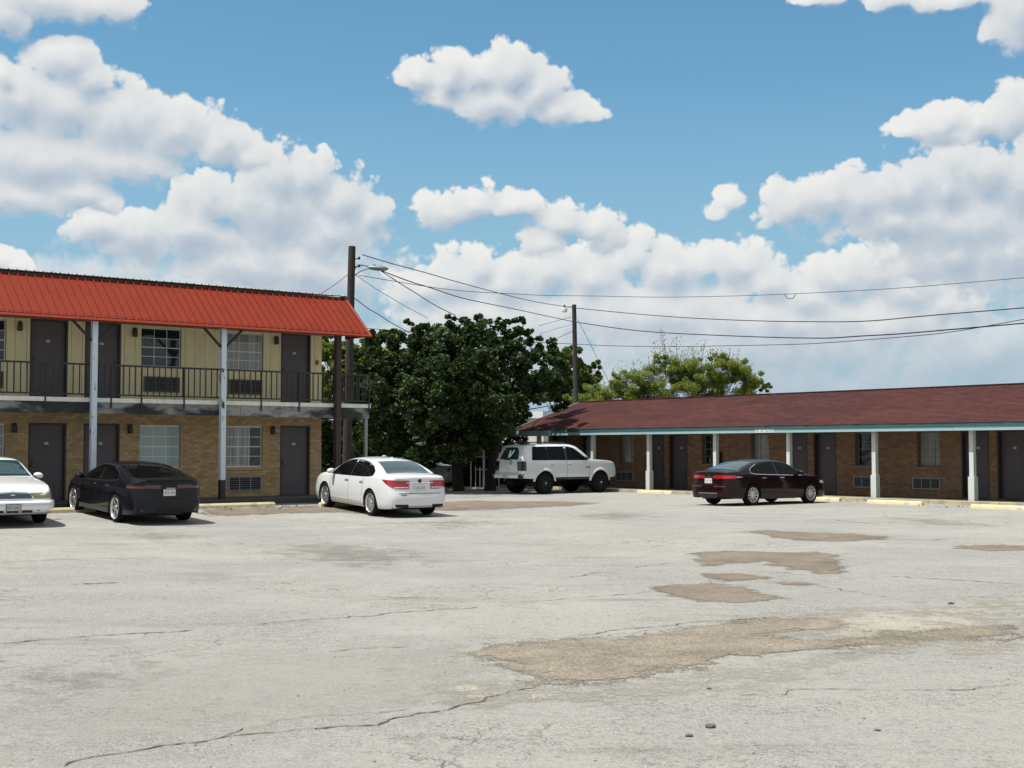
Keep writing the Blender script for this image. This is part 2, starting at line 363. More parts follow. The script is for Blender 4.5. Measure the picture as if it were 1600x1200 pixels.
def build_ground():
    xs = np.unique(np.concatenate([np.linspace(-1500, -40, 8), np.linspace(-40, 40, 161), np.linspace(40, 1500, 8)]))
    ys = np.unique(np.concatenate([np.linspace(-300, -5, 5), np.linspace(-5, 75, 161), np.linspace(75, 3500, 10)]))
    X, Y = np.meshgrid(xs, ys, indexing='ij'); Z = zg(X, Y)
    o = MB().grid(np.stack([X, Y, Z], -1)).build('parking_lot_ground', ground_material(), smooth=True)
    # quads come out facing up only if wound that way
    o.data.flip_normals() if o.data.polygons[0].normal.z < 0 else None
    tag(o, kind='structure')
build_ground()

def patch_mat(name, c1, c2, speck, ragged=0.9, strength=1.0):
    m = bpy.data.materials.new(name); m.use_nodes = True
    nt = m.node_tree; b = nt.nodes['Principled BSDF']; L = nt.links.new; N = nt.nodes.new
    tc = N('ShaderNodeTexCoord'); v = tc.outputs['Object']
    n = N('ShaderNodeTexNoise'); n.inputs['Scale'].default_value = 0.9; n.inputs['Detail'].default_value = 9; n.inputs['Roughness'].default_value = 0.75; L(v, n.inputs['Vector'])
    mx = N('ShaderNodeMix'); mx.data_type = 'RGBA'; mr = N('ShaderNodeMapRange'); L(n.outputs['Fac'], mr.inputs['Value']); mr.inputs['From Min'].default_value = 0.35; mr.inputs['From Max'].default_value = 0.65
    L(mr.outputs[0], mx.inputs['Factor']); mx.inputs['A'].default_value = (*c1, 1); mx.inputs['B'].default_value = (*c2, 1)
    vo = N('ShaderNodeTexVoronoi'); vo.inputs['Scale'].default_value = 70; L(v, vo.inputs['Vector']); sc = N('ShaderNodeSeparateColor'); L(vo.outputs['Color'], sc.inputs[0])
    m1 = N('ShaderNodeMapRange'); L(sc.outputs[0], m1.inputs['Value']); m1.inputs['From Min'].default_value = 0.0; m1.inputs['From Max'].default_value = 1.0; m1.inputs['To Min'].default_value = 1 - speck; m1.inputs['To Max'].default_value = 1 + speck
    hv = N('ShaderNodeHueSaturation'); L(mx.outputs['Result'], hv.inputs['Color']); L(m1.outputs[0], hv.inputs['Value']); L(hv.outputs[0], b.inputs['Base Color'])
    b.inputs['Roughness'].default_value = 0.95; b.inputs['Specular IOR Level'].default_value = 0.15
    bp = N('ShaderNodeBump'); bp.inputs['Strength'].default_value = 0.6; bp.inputs['Distance'].default_value = 0.010; gb = N('ShaderNodeTexNoise'); gb.inputs['Scale'].default_value = 60; gb.inputs['Detail'].default_value = 5; gb.inputs['Roughness'].default_value = 0.7; L(v, gb.inputs['Vector']); L(gb.outputs['Fac'], bp.inputs['Height']); L(bp.outputs[0], b.inputs['Normal'])
    at = N('ShaderNodeAttribute'); at.attribute_name = 'inset'
    e = N('ShaderNodeTexNoise'); e.inputs['Scale'].default_value = 2.2; e.inputs['Detail'].default_value = 9; e.inputs['Roughness'].default_value = 0.72; L(v, e.inputs['Vector'])
    ma = N('ShaderNodeMath'); ma.operation = 'MULTIPLY_ADD'; L(e.outputs['Fac'], ma.inputs[0]); ma.inputs[1].default_value = ragged * 2; ma.inputs[2].default_value = -ragged
    ad = N('ShaderNodeMath'); L(at.outputs['Fac'], ad.inputs[0]); L(ma.outputs[0], ad.inputs[1])
    cr_ = N('ShaderNodeMath'); cr_.operation = 'MULTIPLY_ADD'; L(sc.outputs[1], cr_.inputs[0]); cr_.inputs[1].default_value = 0.30; L(ad.outputs[0], cr_.inputs[2])
    sb_ = N('ShaderNodeMath'); sb_.operation = 'SUBTRACT'; L(cr_.outputs[0], sb_.inputs[0]); sb_.inputs[1].default_value = 0.15
    st = N('ShaderNodeMapRange'); L(sb_.outputs[0], st.inputs['Value']); st.inputs['From Min'].default_value = 0.30; st.inputs['From Max'].default_value = 0.38 if ragged < 1.2 else 0.8
    st.inputs['To Max'].default_value = strength; L(st.outputs[0], b.inputs['Alpha'])
    return m
def ground_patch(name, pix, m, lift, soft, cell=None):
    P = [ground_pt(*q) for q in pix]; poly = np.array([(p.x, p.y) for p in P])
    lo = poly.min(0) - soft; hi = poly.max(0) + soft
    cell = cell or max(0.06, (hi - lo).max() / 90)
    xs = np.arange(lo[0], hi[0] + cell, cell); ys = np.arange(lo[1], hi[1] + cell, cell)
    X, Y = np.meshgrid(xs, ys, indexing='ij'); pts = np.stack([X.ravel(), Y.ravel()], 1)
    inside = np.zeros(len(pts), bool); dist = np.full(len(pts), 1e9)
    n = len(poly)
    for i in range(n):
        a, b2 = poly[i], poly[(i + 1) % n]
        cond = ((a[1] > pts[:, 1]) != (b2[1] > pts[:, 1]))
        xi = (b2[0] - a[0]) * (pts[:, 1] - a[1]) / (b2[1] - a[1] + 1e-12) + a[0]
        inside ^= cond & (pts[:, 0] < xi)
        ab = b2 - a; t = np.clip(((pts - a) @ ab) / (ab @ ab + 1e-12), 0, 1); dd = np.linalg.norm(pts - (a + t[:, None] * ab), axis=1); dist = np.minimum(dist, dd)
    sd_ = np.where(inside, dist, -dist); keep = (sd_ > -soft).reshape(X.shape)
    idx = -np.ones(X.shape, int); idx[keep] = np.arange(keep.sum())
    Z = zg(X, Y) + lift
    vs = np.stack([X[keep], Y[keep], Z[keep]], 1)
    fs = [(idx[i, j], idx[i+1, j], idx[i+1, j+1], idx[i, j+1]) for i in range(len(xs)-1) for j in range(len(ys)-1) if keep[i, j] and keep[i+1, j] and keep[i+1, j+1] and keep[i, j+1]]
    o = link_mesh(name, vs, fs, m)
    at = o.data.attributes.new('inset', 'FLOAT', 'POINT'); at.data.foreach_set('value', np.clip(sd_.reshape(X.shape)[keep] / soft * 0.5 + 0.33, 0, 1.4).astype(np.float32))
    tag(o, kind='structure'); return o
M_GRAVEL = patch_mat('brown_gravel', (0.138, 0.117, 0.088), (0.240, 0.212, 0.168), 0.42, 1.1)
M_EARTH = patch_mat('brown_earth', (0.122, 0.099, 0.076), (0.200, 0.168, 0.134), 0.3, 1.15)
M_SAND = patch_mat('sandy_film', (0.262, 0.243, 0.202), (0.300, 0.282, 0.238), 0.25, 1.5)
M_PALE = patch_mat('pale_slurry', (0.315, 0.308, 0.278), (0.355, 0.345, 0.308), 0.12, 1.6, 0.5)
ground_patch('pale_concrete_patch', [(0,1090),(200,1040),(420,1010),(640,1010),(760,1000),(835,1050),(830,1080),(700,1108),(600,1130),(300,1160),(80,1195),(0,1198)], M_PALE, 0.0015, 1.1)
ground_patch('sandy_patch', [(640,1060),(840,1072),(1000,1064),(1150,1040),(1290,1024),(1380,1014),(1280,1050),(1050,1090),(880,1090),(700,1100)], M_SAND, 0.003, 0.6)
ground_patch('sandy_patch', [(1180,965),(1300,955),(1600,938),(1600,1020),(1440,1016),(1330,1010),(1200,1000)], M_SAND, 0.0032, 0.8)
ground_patch('gravel_patch', [(735,1022),(770,1008),(880,1000),(985,998),(1050,985),(1120,975),(1200,967),(1290,968),(1330,976),(1300,985),(1200,986),(1180,994),(1300,1002),(1400,992),(1380,1004),(1280,1016),(1150,1024),(1100,1036),(1000,1058),(900,1068),(840,1068),(835,1052),(800,1040),(750,1028)], M_GRAVEL, 0.0045, 0.34)
ground_patch('gravel_patch', [(1370,990),(1450,984),(1560,982),(1600,980),(1600,1000),(1500,998),(1420,1004),(1380,1000)], M_GRAVEL, 0.0047, 0.5)
ground_patch('dirt_patch', [(1022,918),(1060,914),(1130,912),(1165,920),(1222,936),(1170,941),(1110,940),(1060,933),(1030,926)], M_EARTH, 0.0045, 0.22)
ground_patch('dirt_patch', [(1086,864),(1150,861),(1200,863),(1280,864),(1312,868),(1298,877),(1320,891),(1300,897),(1240,889),(1215,884),(1195,877),(1150,880),(1110,884),(1092,874)], M_EARTH, 0.0045, 0.3)
ground_patch('dirt_patch', [(1098,896),(1150,897),(1207,901),(1180,906),(1130,908),(1105,902)], M_EARTH, 0.0045, 0.25)
ground_patch('dirt_patch', [(1164,831),(1200,829),(1250,832),(1330,834),(1390,839),(1382,843),(1310,846),(1240,844),(1200,837)], M_EARTH, 0.0045, 0.3)
ground_patch('dirt_patch', [(1496,853),(1550,851),(1600,853),(1600,860),(1550,861),(1500,857)], M_EARTH, 0.0045, 0.3)
ground_patch('dirt_patch', [(1195,911),(1240,909),(1275,911),(1240,915)], M_EARTH, 0.0045, 0.2)
ground_patch('dirt_strip', [(690,785),(760,783),(860,783),(930,786),(880,791),(780,796),(700,797),(610,800),(560,802),(520,800),(430,803),(330,806),(322,797),(420,792),(520,791),(600,790)], M_EARTH, 0.006, 0.6)
M_OIL = patch_mat('oily_film', (0.125, 0.122, 0.100), (0.15, 0.145, 0.120), 0.2, 1.6, 0.30)
for q in ([(420,852),(520,846),(640,858),(660,880),(560,888),(440,874)], [(640,815),(720,812),(790,818),(700,826)], [(150,835),(260,832),(330,838),(240,848)], [(20,1060),(140,1040),(260,1052),(120,1090)], [(1380,808),(1480,812),(1560,822),(1440,822)], [(880,806),(960,800),(1040,806),(960,814)]):
    ground_patch('oil_stain', q, M_OIL, 0.0026, 0.9)

M_CRACK = mat('crack_filth', (0.075, 0.072, 0.06), 0.95, var=0.3, scale=9)
def crack(pix, w0, w1, jit=0.06):
    P = [ground_pt(*q) for q in pix]; pts = [np.array((p.x, p.y)) for p in P]
    for _ in range(4):
        new = [pts[0]]
        for a, b2 in zip(pts[:-1], pts[1:]):
            d = b2 - a; ln = np.linalg.norm(d)
            if ln > 0.10:
                nrm = np.array((-d[1], d[0])) / ln
                new.append((a + b2) / 2 + nrm * RNG.normal(0, min(jit, ln * 0.10)))
            new.append(b2)
        pts = new
    vs = []; fs = []
    for i, p in enumerate(pts):
        d = pts[min(i+1, len(pts)-1)] - pts[max(i-1, 0)]; nrm = np.array((-d[1], d[0])) / (np.linalg.norm(d) + 1e-9)
        w = (w0 + (w1 - w0) * RNG.random() ** 2) * (0.25 if i in (0, len(pts)-1) else 1)
        for sgn in (-1, 1):
            q = p + nrm * w * sgn * 0.5; vs.append((q[0], q[1], float(zg(q[0], q[1])) + 0.006))
        if i: fs.append((2*i-2, 2*i-1, 2*i+1, 2*i))
    o = link_mesh('pavement_crack', vs, fs, M_CRACK); tag(o, kind='structure')
for pix, a, b2 in [
    ([(0,1006),(130,995),(300,985)], .010, .05), ([(100,1198),(250,1166),(350,1152),(460,1141),(590,1134),(618,1122),(700,1110),(760,1090),(840,1074)], .006, .030),
    ([(350,1150),(380,1138),(520,1118),(640,1108)], .003, .014),
    ([(408,976),(520,967),(640,956),(745,949)], .01, .035), ([(1155,1087),(1228,1086),(1240,1078),(1400,1079),(1520,1078),(1600,1068)], .004, .022), ([(880,996),(960,985),(1100,971),(1200,965)], .006, .03),
    ([(800,942),(900,934),(1022,924)], .004, .03), ([(1275,912),(1330,924),(1400,934)], .004, .03), ([(640,1012),(560,1014),(500,1020)], .004, .02), ([(130,912),(185,911)], .03, .09),
    ([(0,880),(90,874),(150,876)], .01, .05), ([(1380,842),(1450,844),(1480,842)], .02, .06), ([(1125,816),(1300,812),(1400,822)], .01, .05), ([(1380,900),(1480,906),(1600,914)], .008, .04),
    ([(870,905),(960,892),(1050,880)], .006, .03), ([(1185,1000),(1300,990),(1400,984)], .003, .012)]:
    crack(pix, a, b2)

# loose grit, far too much to count, and the few stones large enough to pick out
def build_grit():
    n = 1100; u = RNG.random(n); pts = []
    t = [px_ray(*q) for q in zip(RNG.uniform(-100, 1700, n), 800 + 420 * RNG.random(n) ** 0.8)]
    vs = []; fs = []
    for d in t:
        k = -CAM_H / d.z; x, y = d.x * k, d.y * k; r = 0.003 + 0.009 * RNG.random() ** 4; r *= 1 + y * 0.015
        z = float(zg(x, y)); b = len(vs)
        a0 = RNG.random() * 6
        for q in range(5): vs.append((x + math.cos(a0 + q * 1.257) * r * RNG.uniform(.7, 1.2), y + math.sin(a0 + q * 1.257) * r * RNG.uniform(.7, 1.2), z + 0.001))
        vs.append((x, y, z + r * 0.8)); fs += [(b + q, b + (q + 1) % 5, b + 5) for q in range(5)]
    o = link_mesh('loose_grit', vs, fs, mat('grit_stone', (0.16, 0.15, 0.13), 0.9, island=0.6)); tag(o, kind='stuff')
build_grit()
M_STONE = mat('dark_stone', (0.09, 0.085, 0.075), 0.9, var=0.3, scale=40)
def stone(px, py, r, label):
    p = ground_pt(px, py); bm = bmesh.new(); bmesh.ops.create_icosphere(bm, subdivisions=2, radius=1)
    for v in bm.verts:
        k = 1 + RNG.normal(0, 0.10); v.co = Vector((v.co.x * r * 1.25 * k, v.co.y * r * k, v.co.z * r * 0.55 * k))
    me = bpy.data.meshes.new('stone'); bm.to_mesh(me); bm.free(); me.materials.append(M_STONE)
    o = bpy.data.objects.new('stone', me); COL.objects.link(o); o.location = p + Vector((0, 0, r * 0.35)); tag(o, label, 'stone', 'loose stones on the lot')
stone(1110, 1137, 0.030, 'largest dark stone lying on the grey asphalt in the right foreground')
stone(1077, 1151, 0.020, 'small dark stone just left and below the largest foreground stone')
stone(1371, 1142, 0.016, 'small dark stone alone in the lower right foreground')
stone(1108, 1077, 0.016, 'small dark stone between the gravel patch and the largest stone')
stone(1486, 944, 0.028, 'dark stone lying alone above the right end of the sandy patch')

# ------------------------------------------------------------------ shared building pieces
M_DOOR = mat('door_paint', (0.082, 0.068, 0.074), 0.55, var=0.08, scale=2, bump=0.03, bscale=20)
M_FRAME = mat('door_frame', (0.040, 0.036, 0.036), 0.6)
M_CREAM = mat('cream_siding', (0.66, 0.585, 0.35), 0.75, var=0.07, scale=3, stretch=(1, 1, .25), color2=(0.58, 0.51, 0.305), thr=(.5, .8))
M_BRICK = mat('tan_brick', (0.39, 0.27, 0.14), 0.85, var=0.10, scale=14, island=0.22, bump=0.15, bscale=70)
M_MORTAR = mat('mortar', (0.31, 0.24, 0.15), 0.95, var=0.15, scale=20)
M_BRICKR = mat('red_brown_brick', (0.215, 0.125, 0.07), 0.85, var=0.10, scale=14, island=0.22, bump=0.15, bscale=70)
M_MORTARR = mat('mortar_brown', (0.175, 0.115, 0.072), 0.95, var=0.15, scale=20)
M_ALU = mat('aluminium_frame', (0.58, 0.60, 0.58), 0.4, metallic=0.3)
M_ALUD = mat('dull_frame', (0.16, 0.16, 0.15), 0.5)
M_GLASS = mat('dark_glass', (0.012, 0.016, 0.020), 0.06, spec=0.6)
M_CURTAIN = mat('white_curtain', (0.46, 0.47, 0.45), 0.9, var=0.2, scale=3, stretch=(6, 1, .15))
M_BLIND = mat('pale_blind', (0.42, 0.50, 0.49), 0.8, var=0.06, scale=3, stretch=(.3, 1, 12))
M_GRILLE = mat('grille_metal', (0.30, 0.29, 0.27), 0.6); M_SLOT = mat('dark_slot', (0.012, 0.013, 0.016), 0.8)
M_GRILLED = mat('grille_dark', (0.11, 0.11, 0.105), 0.6)
M_LAMP = mat('lamp_bronze', (0.025, 0.02, 0.018), 0.5); M_STEEL = mat('steel', (0.55, 0.55, 0.53), 0.3, metallic=0.9)
M_PLATE = mat('plate_white', (0.42, 0.42, 0.42), 0.5)
M_SLAB = mat('dark_walkway', (0.055, 0.056, 0.056), 0.9, var=0.2, scale=3)  # one near-black base tone over the whole ground floor walkway

def wall_cells(x0, x1, z0, z1, ops):
    xs = sorted({x0, x1, *[o[0] for o in ops], *[o[1] for o in ops]}); zs = sorted({z0, z1, *[o[2] for o in ops], *[o[3] for o in ops]})
    for a, b in zip(xs[:-1], xs[1:]):
        for c, d in zip(zs[:-1], zs[1:]):
            mx, mz = (a + b) / 2, (c + d) / 2
            if x0 < mx < x1 and z0 < mz < z1 and not any(o[0] < mx < o[1] and o[2] < mz < o[3] for o in ops): yield a, b, c, d
def brick_wall(root, x0, x1, z0, z1, ops, mb, mm, y=0.0, th=0.2, side=None):
    back = MB()
    for a, b, c, d in wall_cells(x0, x1, z0, z1, ops): back.box(a, b, y + 0.012, y + th, c, d)
    w = back.build('brick_wall', mm, root)
    br = MB(); h = 0.0767; k = 0; z = z0
    bl, j = 0.203, 0.010
    while z + 0.03 < z1:
        zt = min(z + h - j, z1); x = x0 - (bl / 2 if k % 2 else 0)
        while x < x1:
            segs = [(max(x, x0), min(x + bl - j, x1))]
            for o in ops:
                if o[2] < zt - 0.02 and o[3] > z + 0.02:
                    ns = []
                    for a, b in segs:
                        if b <= o[0] or a >= o[1]: ns.append((a, b)); continue
                        if a < o[0]: ns.append((a, o[0]))
                        if b > o[1]: ns.append((o[1], b))
                    segs = ns
            for a, b in segs:
                if b - a > 0.015:
                    yy = y + RNG.uniform(-0.002, 0.002)
                    br.add([(a,yy,z),(b,yy,z),(b,yy,zt),(a,yy,zt),(a,y+.03,z),(b,y+.03,z),(b,y+.03,zt),(a,y+.03,zt)], [(0,1,2,3),(3,2,6,7),(1,0,4,5),(0,3,7,4),(2,1,5,6)])
            x += bl
        z += h; k += 1
    return w, br.build('brick_courses', mb, w, kind='stuff')
def door(root, x0, x1, z0, z1, y, hinge_right=True, recess=0.10, plate=True):
    f = MB(); t = 0.05; yi = y + recess
    f.box(x0, x0 + t, y + 0.004, yi + .05, z0, z1).box(x1 - t, x1, y + 0.004, yi + .05, z0, z1).box(x0 + t, x1 - t, y + 0.004, yi + .05, z1 - t, z1)
    d = MB().box(x0 + t + .004, x1 - t - .004, yi, yi + 0.045, z0 + 0.015, z1 - t - .004).build('door', M_DOOR, root)
    f.build('door_frame', M_FRAME, d)
    hx = x0 + t + 0.085 if hinge_right else x1 - t - 0.085
    h = MB().box(hx - .03, hx + .03, yi - .014, yi - .001, z0 + .92, z0 + 1.10).build('lock_plate', M_FRAME, d)
    s = 1 if hinge_right else -1
    MB().tube([(hx, yi - .014, z0 + .95), (hx, yi - .055, z0 + .95), (hx + s * .10, yi - .055, z0 + .95)], .011, 6).build('door_handle', M_STEEL, d)
    if plate: MB().box((x0 + x1) / 2 - .055, (x0 + x1) / 2 + .055, yi - .006, yi - .001, z0 + 1.53, z0 + 1.60).build('number_plate', M_PLATE, d)
    MB().box(x0 - .01, x1 + .01, y - .03, yi + .045, z0 - .001, z0 + .014).build('threshold', M_FRAME, d)
    return d
def window(root, x0, x1, z0, z1, y, cols, rows, frame=M_ALU, glass=M_GLASS, curtains=(), blind=False, recess=0.08, sill=None):
    yi = y + recess; t = 0.035
    f = MB(); f.box(x0, x0 + t, yi - .01, yi + .03, z0, z1).box(x1 - t, x1, yi - .01, yi + .03, z0, z1).box(x0 + t, x1 - t, yi - .01, yi + .03, z0, z0 + t).box(x0 + t, x1 - t, yi - .01, yi + .03, z1 - t, z1)
    w = f.build('window', frame, root)
    W_, H_ = (x1 - x0 - 2 * t), (z1 - z0 - 2 * t); g = 0.016
    for i in range(cols):
        for j in range(rows):
            a = x0 + t + W_ * i / cols + g / 2 * (i > 0); b = x0 + t + W_ * (i + 1) / cols - g / 2 * (i < cols - 1)
            c = z0 + t + H_ * j / rows + g / 2 * (j > 0); d = z0 + t + H_ * (j + 1) / rows - g / 2 * (j < rows - 1)
            mid = (a + b) / 2; m = glass
            if blind: m = M_BLINDG
            else:
                for (u0, u1) in curtains:
                    if u0 <= (mid - x0) / (x1 - x0) <= u1: m = M_CURTAING
            tilt = RNG.normal(0, .0015)
            MB().add([(a, yi + tilt, c), (b, yi - tilt, c), (b, yi + tilt, d), (a, yi - tilt, d), (a, yi + .012, c), (b, yi + .012, c), (b, yi + .012, d), (a, yi + .012, d)], [(0,1,2,3),(4,7,6,5),(0,4,5,1),(1,5,6,2),(2,6,7,3),(3,7,4,0)]).build('pane', m, w)
    mb = MB()
    for i in range(1, cols): xx = x0 + t + W_ * i / cols; mb.box(xx - g / 2, xx + g / 2, yi - .007, yi + .02, z0 + t, z1 - t)
    for j in range(1, rows):
        zz = z0 + t + H_ * j / rows; e = 1.6 if j == rows // 2 else 1
        for i in range(cols):
            a = x0 + t + W_ * i / cols + g / 2; b = x0 + t + W_ * (i + 1) / cols - g / 2
            mb.box(a, b, yi - .007 * e, yi + .02, zz - g / 2 * e, zz + g / 2 * e)
    mb.build('muntin_bars', frame, w)
    if sill: MB().bevbox(x0 - .04, x1 + .04, y - .05, yi - .01, z0 - .085, z0 - .003, .008).build('window_sill', sill, w)
    MB().box(x0, x1, yi + .06, yi + .10, z0, z1).build('window_backing', M_SLOT, w)
    return w
M_CURTAING = mat('curtain_behind_glass', (0.25, 0.26, 0.24), 0.12, var=0.55, scale=2.0, stretch=(7, 1, .12), spec=0.6)
M_BLINDG = mat('blind_behind_glass', (0.30, 0.385, 0.375), 0.12, var=0.10, scale=2.0, stretch=(.3, 1, 14), spec=0.6)
def aircon(root, x0, x1, z0, z1, y, frame=M_GRILLE, louver=None, cols=3):
    a = MB(); t = .028
    a.box(x0, x1, y - .055, y + .05, z0, z0 + t).box(x0, x1, y - .055, y + .05, z1 - t, z1).box(x0, x0 + t, y - .055, y + .05, z0 + t, z1 - t).box(x1 - t, x1, y - .055, y + .05, z0 + t, z1 - t)
    o = a.build('air_conditioner', frame, root)
    MB().box(x0 + t, x1 - t, y - .005, y + .05, z0 + t, z1 - t).build('grille_backing', M_SLOT, o)
    n = 6
    for i in range(n):
        z = z0 + t + (z1 - z0 - 2 * t) * (i + .5) / n
        MB().add([(x0+t,y-.045,z-.016),(x1-t,y-.045,z-.016),(x1-t,y-.012,z+.012),(x0+t,y-.012,z+.012),(x0+t,y-.045,z-.010),(x1-t,y-.045,z-.010),(x1-t,y-.012,z+.018),(x0+t,y-.012,z+.018)],[(0,1,2,3),(4,7,6,5),(0,4,5,1),(3,2,6,7)]).build('louver', louver or M_GRILLED, o)
    for i in range(1, cols):
        x = x0 + (x1 - x0) * i / cols; MB().box(x - .011, x + .011, y - .05, y - .046, z0 + t, z1 - t).build('grille_rib', frame, o)
    return o
def wall_lamp(root, x, z, y):
    o = MB().lathe([(0, -.02), (.055, -.02), (.07, .0), (.062, .20), (.045, .235), (0, .24)], 12, Matrix.Translation((x, y - .085, z))).build('wall_lamp', M_LAMP, root, smooth=True, angle=40)
    MB().box(x - .04, x + .04, y - .04, y - .003, z + .06, z + .16).build('lamp_bracket', M_LAMP, o)

# ------------------------------------------------------------------ two-storey block with the red metal mansard (local x along the front, y into the building)
def motel_left():
    T = empty('motel_building', L0, L_RZ)
    tag(T, 'two storey tan brick motel block with red ribbed metal mansard and balcony', 'motel', 'motel buildings')
    XA = -14.6; ZB = 0.26; Z2 = 3.02
    ds = [(-1.43, -.39, True), (-7.51, -6.47, False), (-9.02, -7.98, True)]
    wn = [(-3.21, -2.02), (-5.88, -4.66), (-10.86, -9.65), (-13.5, -12.3)]
    acs = [(-3.15, -2.07), (-5.80, -4.72), (-10.78, -9.72), (-13.42, -12.38)]
    ops = [(a, b, ZB, 2.38) for a, b, _ in ds] + [(a, b, 1.13, 2.35) for a, b in wn] + [(a, b, .42, .86) for a, b in acs]
    brick_wall(T, XA, 0, ZB - .06, Z2 - .32, ops, M_BRICK, M_MORTAR)
    for a, b, h in ds: door(T, a, b, ZB, 2.38, 0, h)
    window(T, *wn[0], 1.13, 2.35, 0, 3, 4, curtains=((0, .64),), sill=M_BRICK); window(T, *wn[1], 1.13, 2.35, 0, 3, 4, blind=True, sill=M_BRICK)
    window(T, *wn[2], 1.13, 2.35, 0, 3, 4, curtains=((.6, 1),), sill=M_BRICK); window(T, *wn[3], 1.13, 2.35, 0, 3, 4, blind=True, sill=M_BRICK)
    for a, b in acs: aircon(T, a, b, .42, .86, 0, cols=3)
    for x in (-1.71, -6.2, -9.42): wall_lamp(T, x, 2.13, 0)
    # upper floor: cream board siding, every board its own piece
    wu = [(a, b, 4.02, 5.14) for a, b in wn]; du = [(a, b, Z2 + .02, 5.21) for a, b, _ in ds]; au = [(a, b, 3.30, 3.74) for a, b in acs]
    uops = wu + du + au; core = MB()
    for a, b, c, d in wall_cells(XA, 0, Z2 - .3, 6.3, uops): core.box(a, b, .03, .2, c, d)
    core.build('upper_wall', M_FRAME, T)
    x = XA; edges = [XA]
    while x < 0:
        x += 0.305; edges.append(min(x, 0.0))
    for a, b in zip(edges[:-1], edges[1:]):
        if b - a < .03: continue
        for c, d, e, f in wall_cells(a + .005, b - .005, Z2 - .02, 6.25, [(max(o[0], a + .005), min(o[1], b - .005), o[2], o[3]) for o in uops if o[0] < b - .006 and o[1] > a + .006]):
            if d - c > .012: MB().box(c, d, RNG.uniform(-.001, .002), .028, e, f).build('siding_board', M_CREAM, T)
    for a, b, h in ds: door(T, a, b, Z2 + .03, 5.21, 0, h)
    window(T, *wn[0], 4.02, 5.14, 0, 3, 4, curtains=((0, 1),)); window(T, *wn[1], 4.02, 5.14, 0, 3, 4); window(T, *wn[2], 4.02, 5.14, 0, 3, 4); window(T, *wn[3], 4.02, 5.14, 0, 3, 4)
    for a, b in acs: aircon(T, a, b, 3.30, 3.74, 0, cols=3, frame=M_GRILLED)
    for x in (-1.62, -6.1, -9.32): wall_lamp(T, x, 4.86, 0)
    MB().bevbox(-.22, -.14, -.06, -.003, 4.28, 4.42, .012).build('fire_alarm', mat('alarm_red', (0.35, 0.02, 0.02), 0.4), T)
    # sides, back, ends
    side = MB().box(-.2, 0, .2, 7.5, .1, 6.3).box(XA, XA + .2, .2, 7.5, .1, 6.3).box(XA, 0, 7.5, 7.7, .1, 6.6)
    side.build('end_wall', mat('end_wall_paint', (0.40, 0.34, 0.19), 0.85, var=.1), T)
    # ground floor walkway and its step
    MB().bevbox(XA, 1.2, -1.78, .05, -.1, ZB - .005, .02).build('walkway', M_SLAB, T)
    # balcony: slab with a pale lip, weathered beam below
    M_LIP = mat('balcony_lip', (0.62, 0.62, 0.57), .8, var=.15, scale=4, color2=(.40, .39, .35), thr=(.55, .75))
    M_BEAM = mat('weathered_beam', (0.24, 0.25, 0.235), .85, color2=(0.02, 0.026, 0.026), scale=1.3, thr=(.42, .55), stretch=(.45, 1, 1.2), var=.2, detail=7)
    MB().box(XA, .86, -1.50, -.001, Z2 - .10, Z2 + .015).box(.0, .86, .001, 4.6, Z2 - .10, Z2 + .015).build('balcony_slab', M_LIP, T)
    MB().box(XA, -3.5, -1.46, -1.38, Z2 - .40, Z2 - .102).box(-3.49, .82, -1.465, -1.385, Z2 - .42, Z2 - .102).box(.74, .82, -1.38, 4.5, Z2 - .4, Z2 - .102).build('balcony_beam', M_BEAM, T)
    jo = MB()
    for i in range(19): jo.box(-14.4 + i * .8, -14.33 + i * .8, -1.38, -.05, Z2 - .30, Z2 - .103)
    jo.build('floor_joists', M_FRAME, T)
    # railing
    M_IRON = mat('black_iron', (0.012, 0.012, 0.014), .5)
    yr = -1.44; RT = 3.93
    rail = MB().box(XA, .80, yr - .025, yr + .025, RT - .03, RT + .018).build('balcony_railing', M_IRON, T)
    MB().box(XA, .80, yr - .018, yr + .018, Z2 + .085, Z2 + .125).build('bottom_rail', M_IRON, rail)
    me = None; n = int((0.8 - XA) / .172)
    for i in range(n):
        x = XA + .06 + i * .172
        if me is None: o = MB().box(-.013, .013, -.013, .013, Z2 + .125, RT - .022).build('baluster', M_IRON, rail); me = o.data
        else: o = bpy.data.objects.new('baluster', me); COL.objects.link(o); o.parent = rail
        o.location = (x, yr, 0)
    for x in (-13.2, -11.7, -10.4, -9.1, -7.78 + .45, -6.48, -5.24, -2.86, -1.62, .79):
        MB().box(x - .018, x + .018, yr - .085, yr - .05, Z2 - .26, RT - .02).box(x - .016, x + .016, yr - .052, yr - .02, RT - .25, RT - .22).box(x - .016, x + .016, yr - .052, yr - .02, Z2 + .10, Z2 + .13).build('railing_post', M_IRON, rail)
    er = MB().box(.78, .81, yr + .03, 3.0, RT - .022, RT + .012).box(.785, .805, yr + .03, 3.0, Z2 + .10, Z2 + .125).build('end_railing', M_IRON, T)
    for i in range(24):
        o = bpy.data.objects.new('baluster', me); COL.objects.link(o); o.parent = er; o.location = (.795, yr + .18 + i * .172, 0)
    # stair down behind the end wall
    st = MB().beam((.82, 3.0, 2.7), (.82, -.6 + 1.5, .35), .05, .24)
    so = st.build('stair', M_FRAME, T)
    for i in (): k = (i + .5) / 12; MB().box(.85, 1.6, 3.0 - 2.1 * k - .12, 3.0 - 2.1 * k + .12, 2.86 - 2.35 * k - .02, 2.86 - 2.35 * k + .02).build('stair_tread', M_FRAME, so)
    # posts
    M_POST = mat('pale_blue_post', (0.52, 0.60, 0.66), .6, var=.05, color2=(0.03, .03, .03), scale=2.6, thr=(.60, .63), stretch=(2.0, 2.0, .7), detail=8)
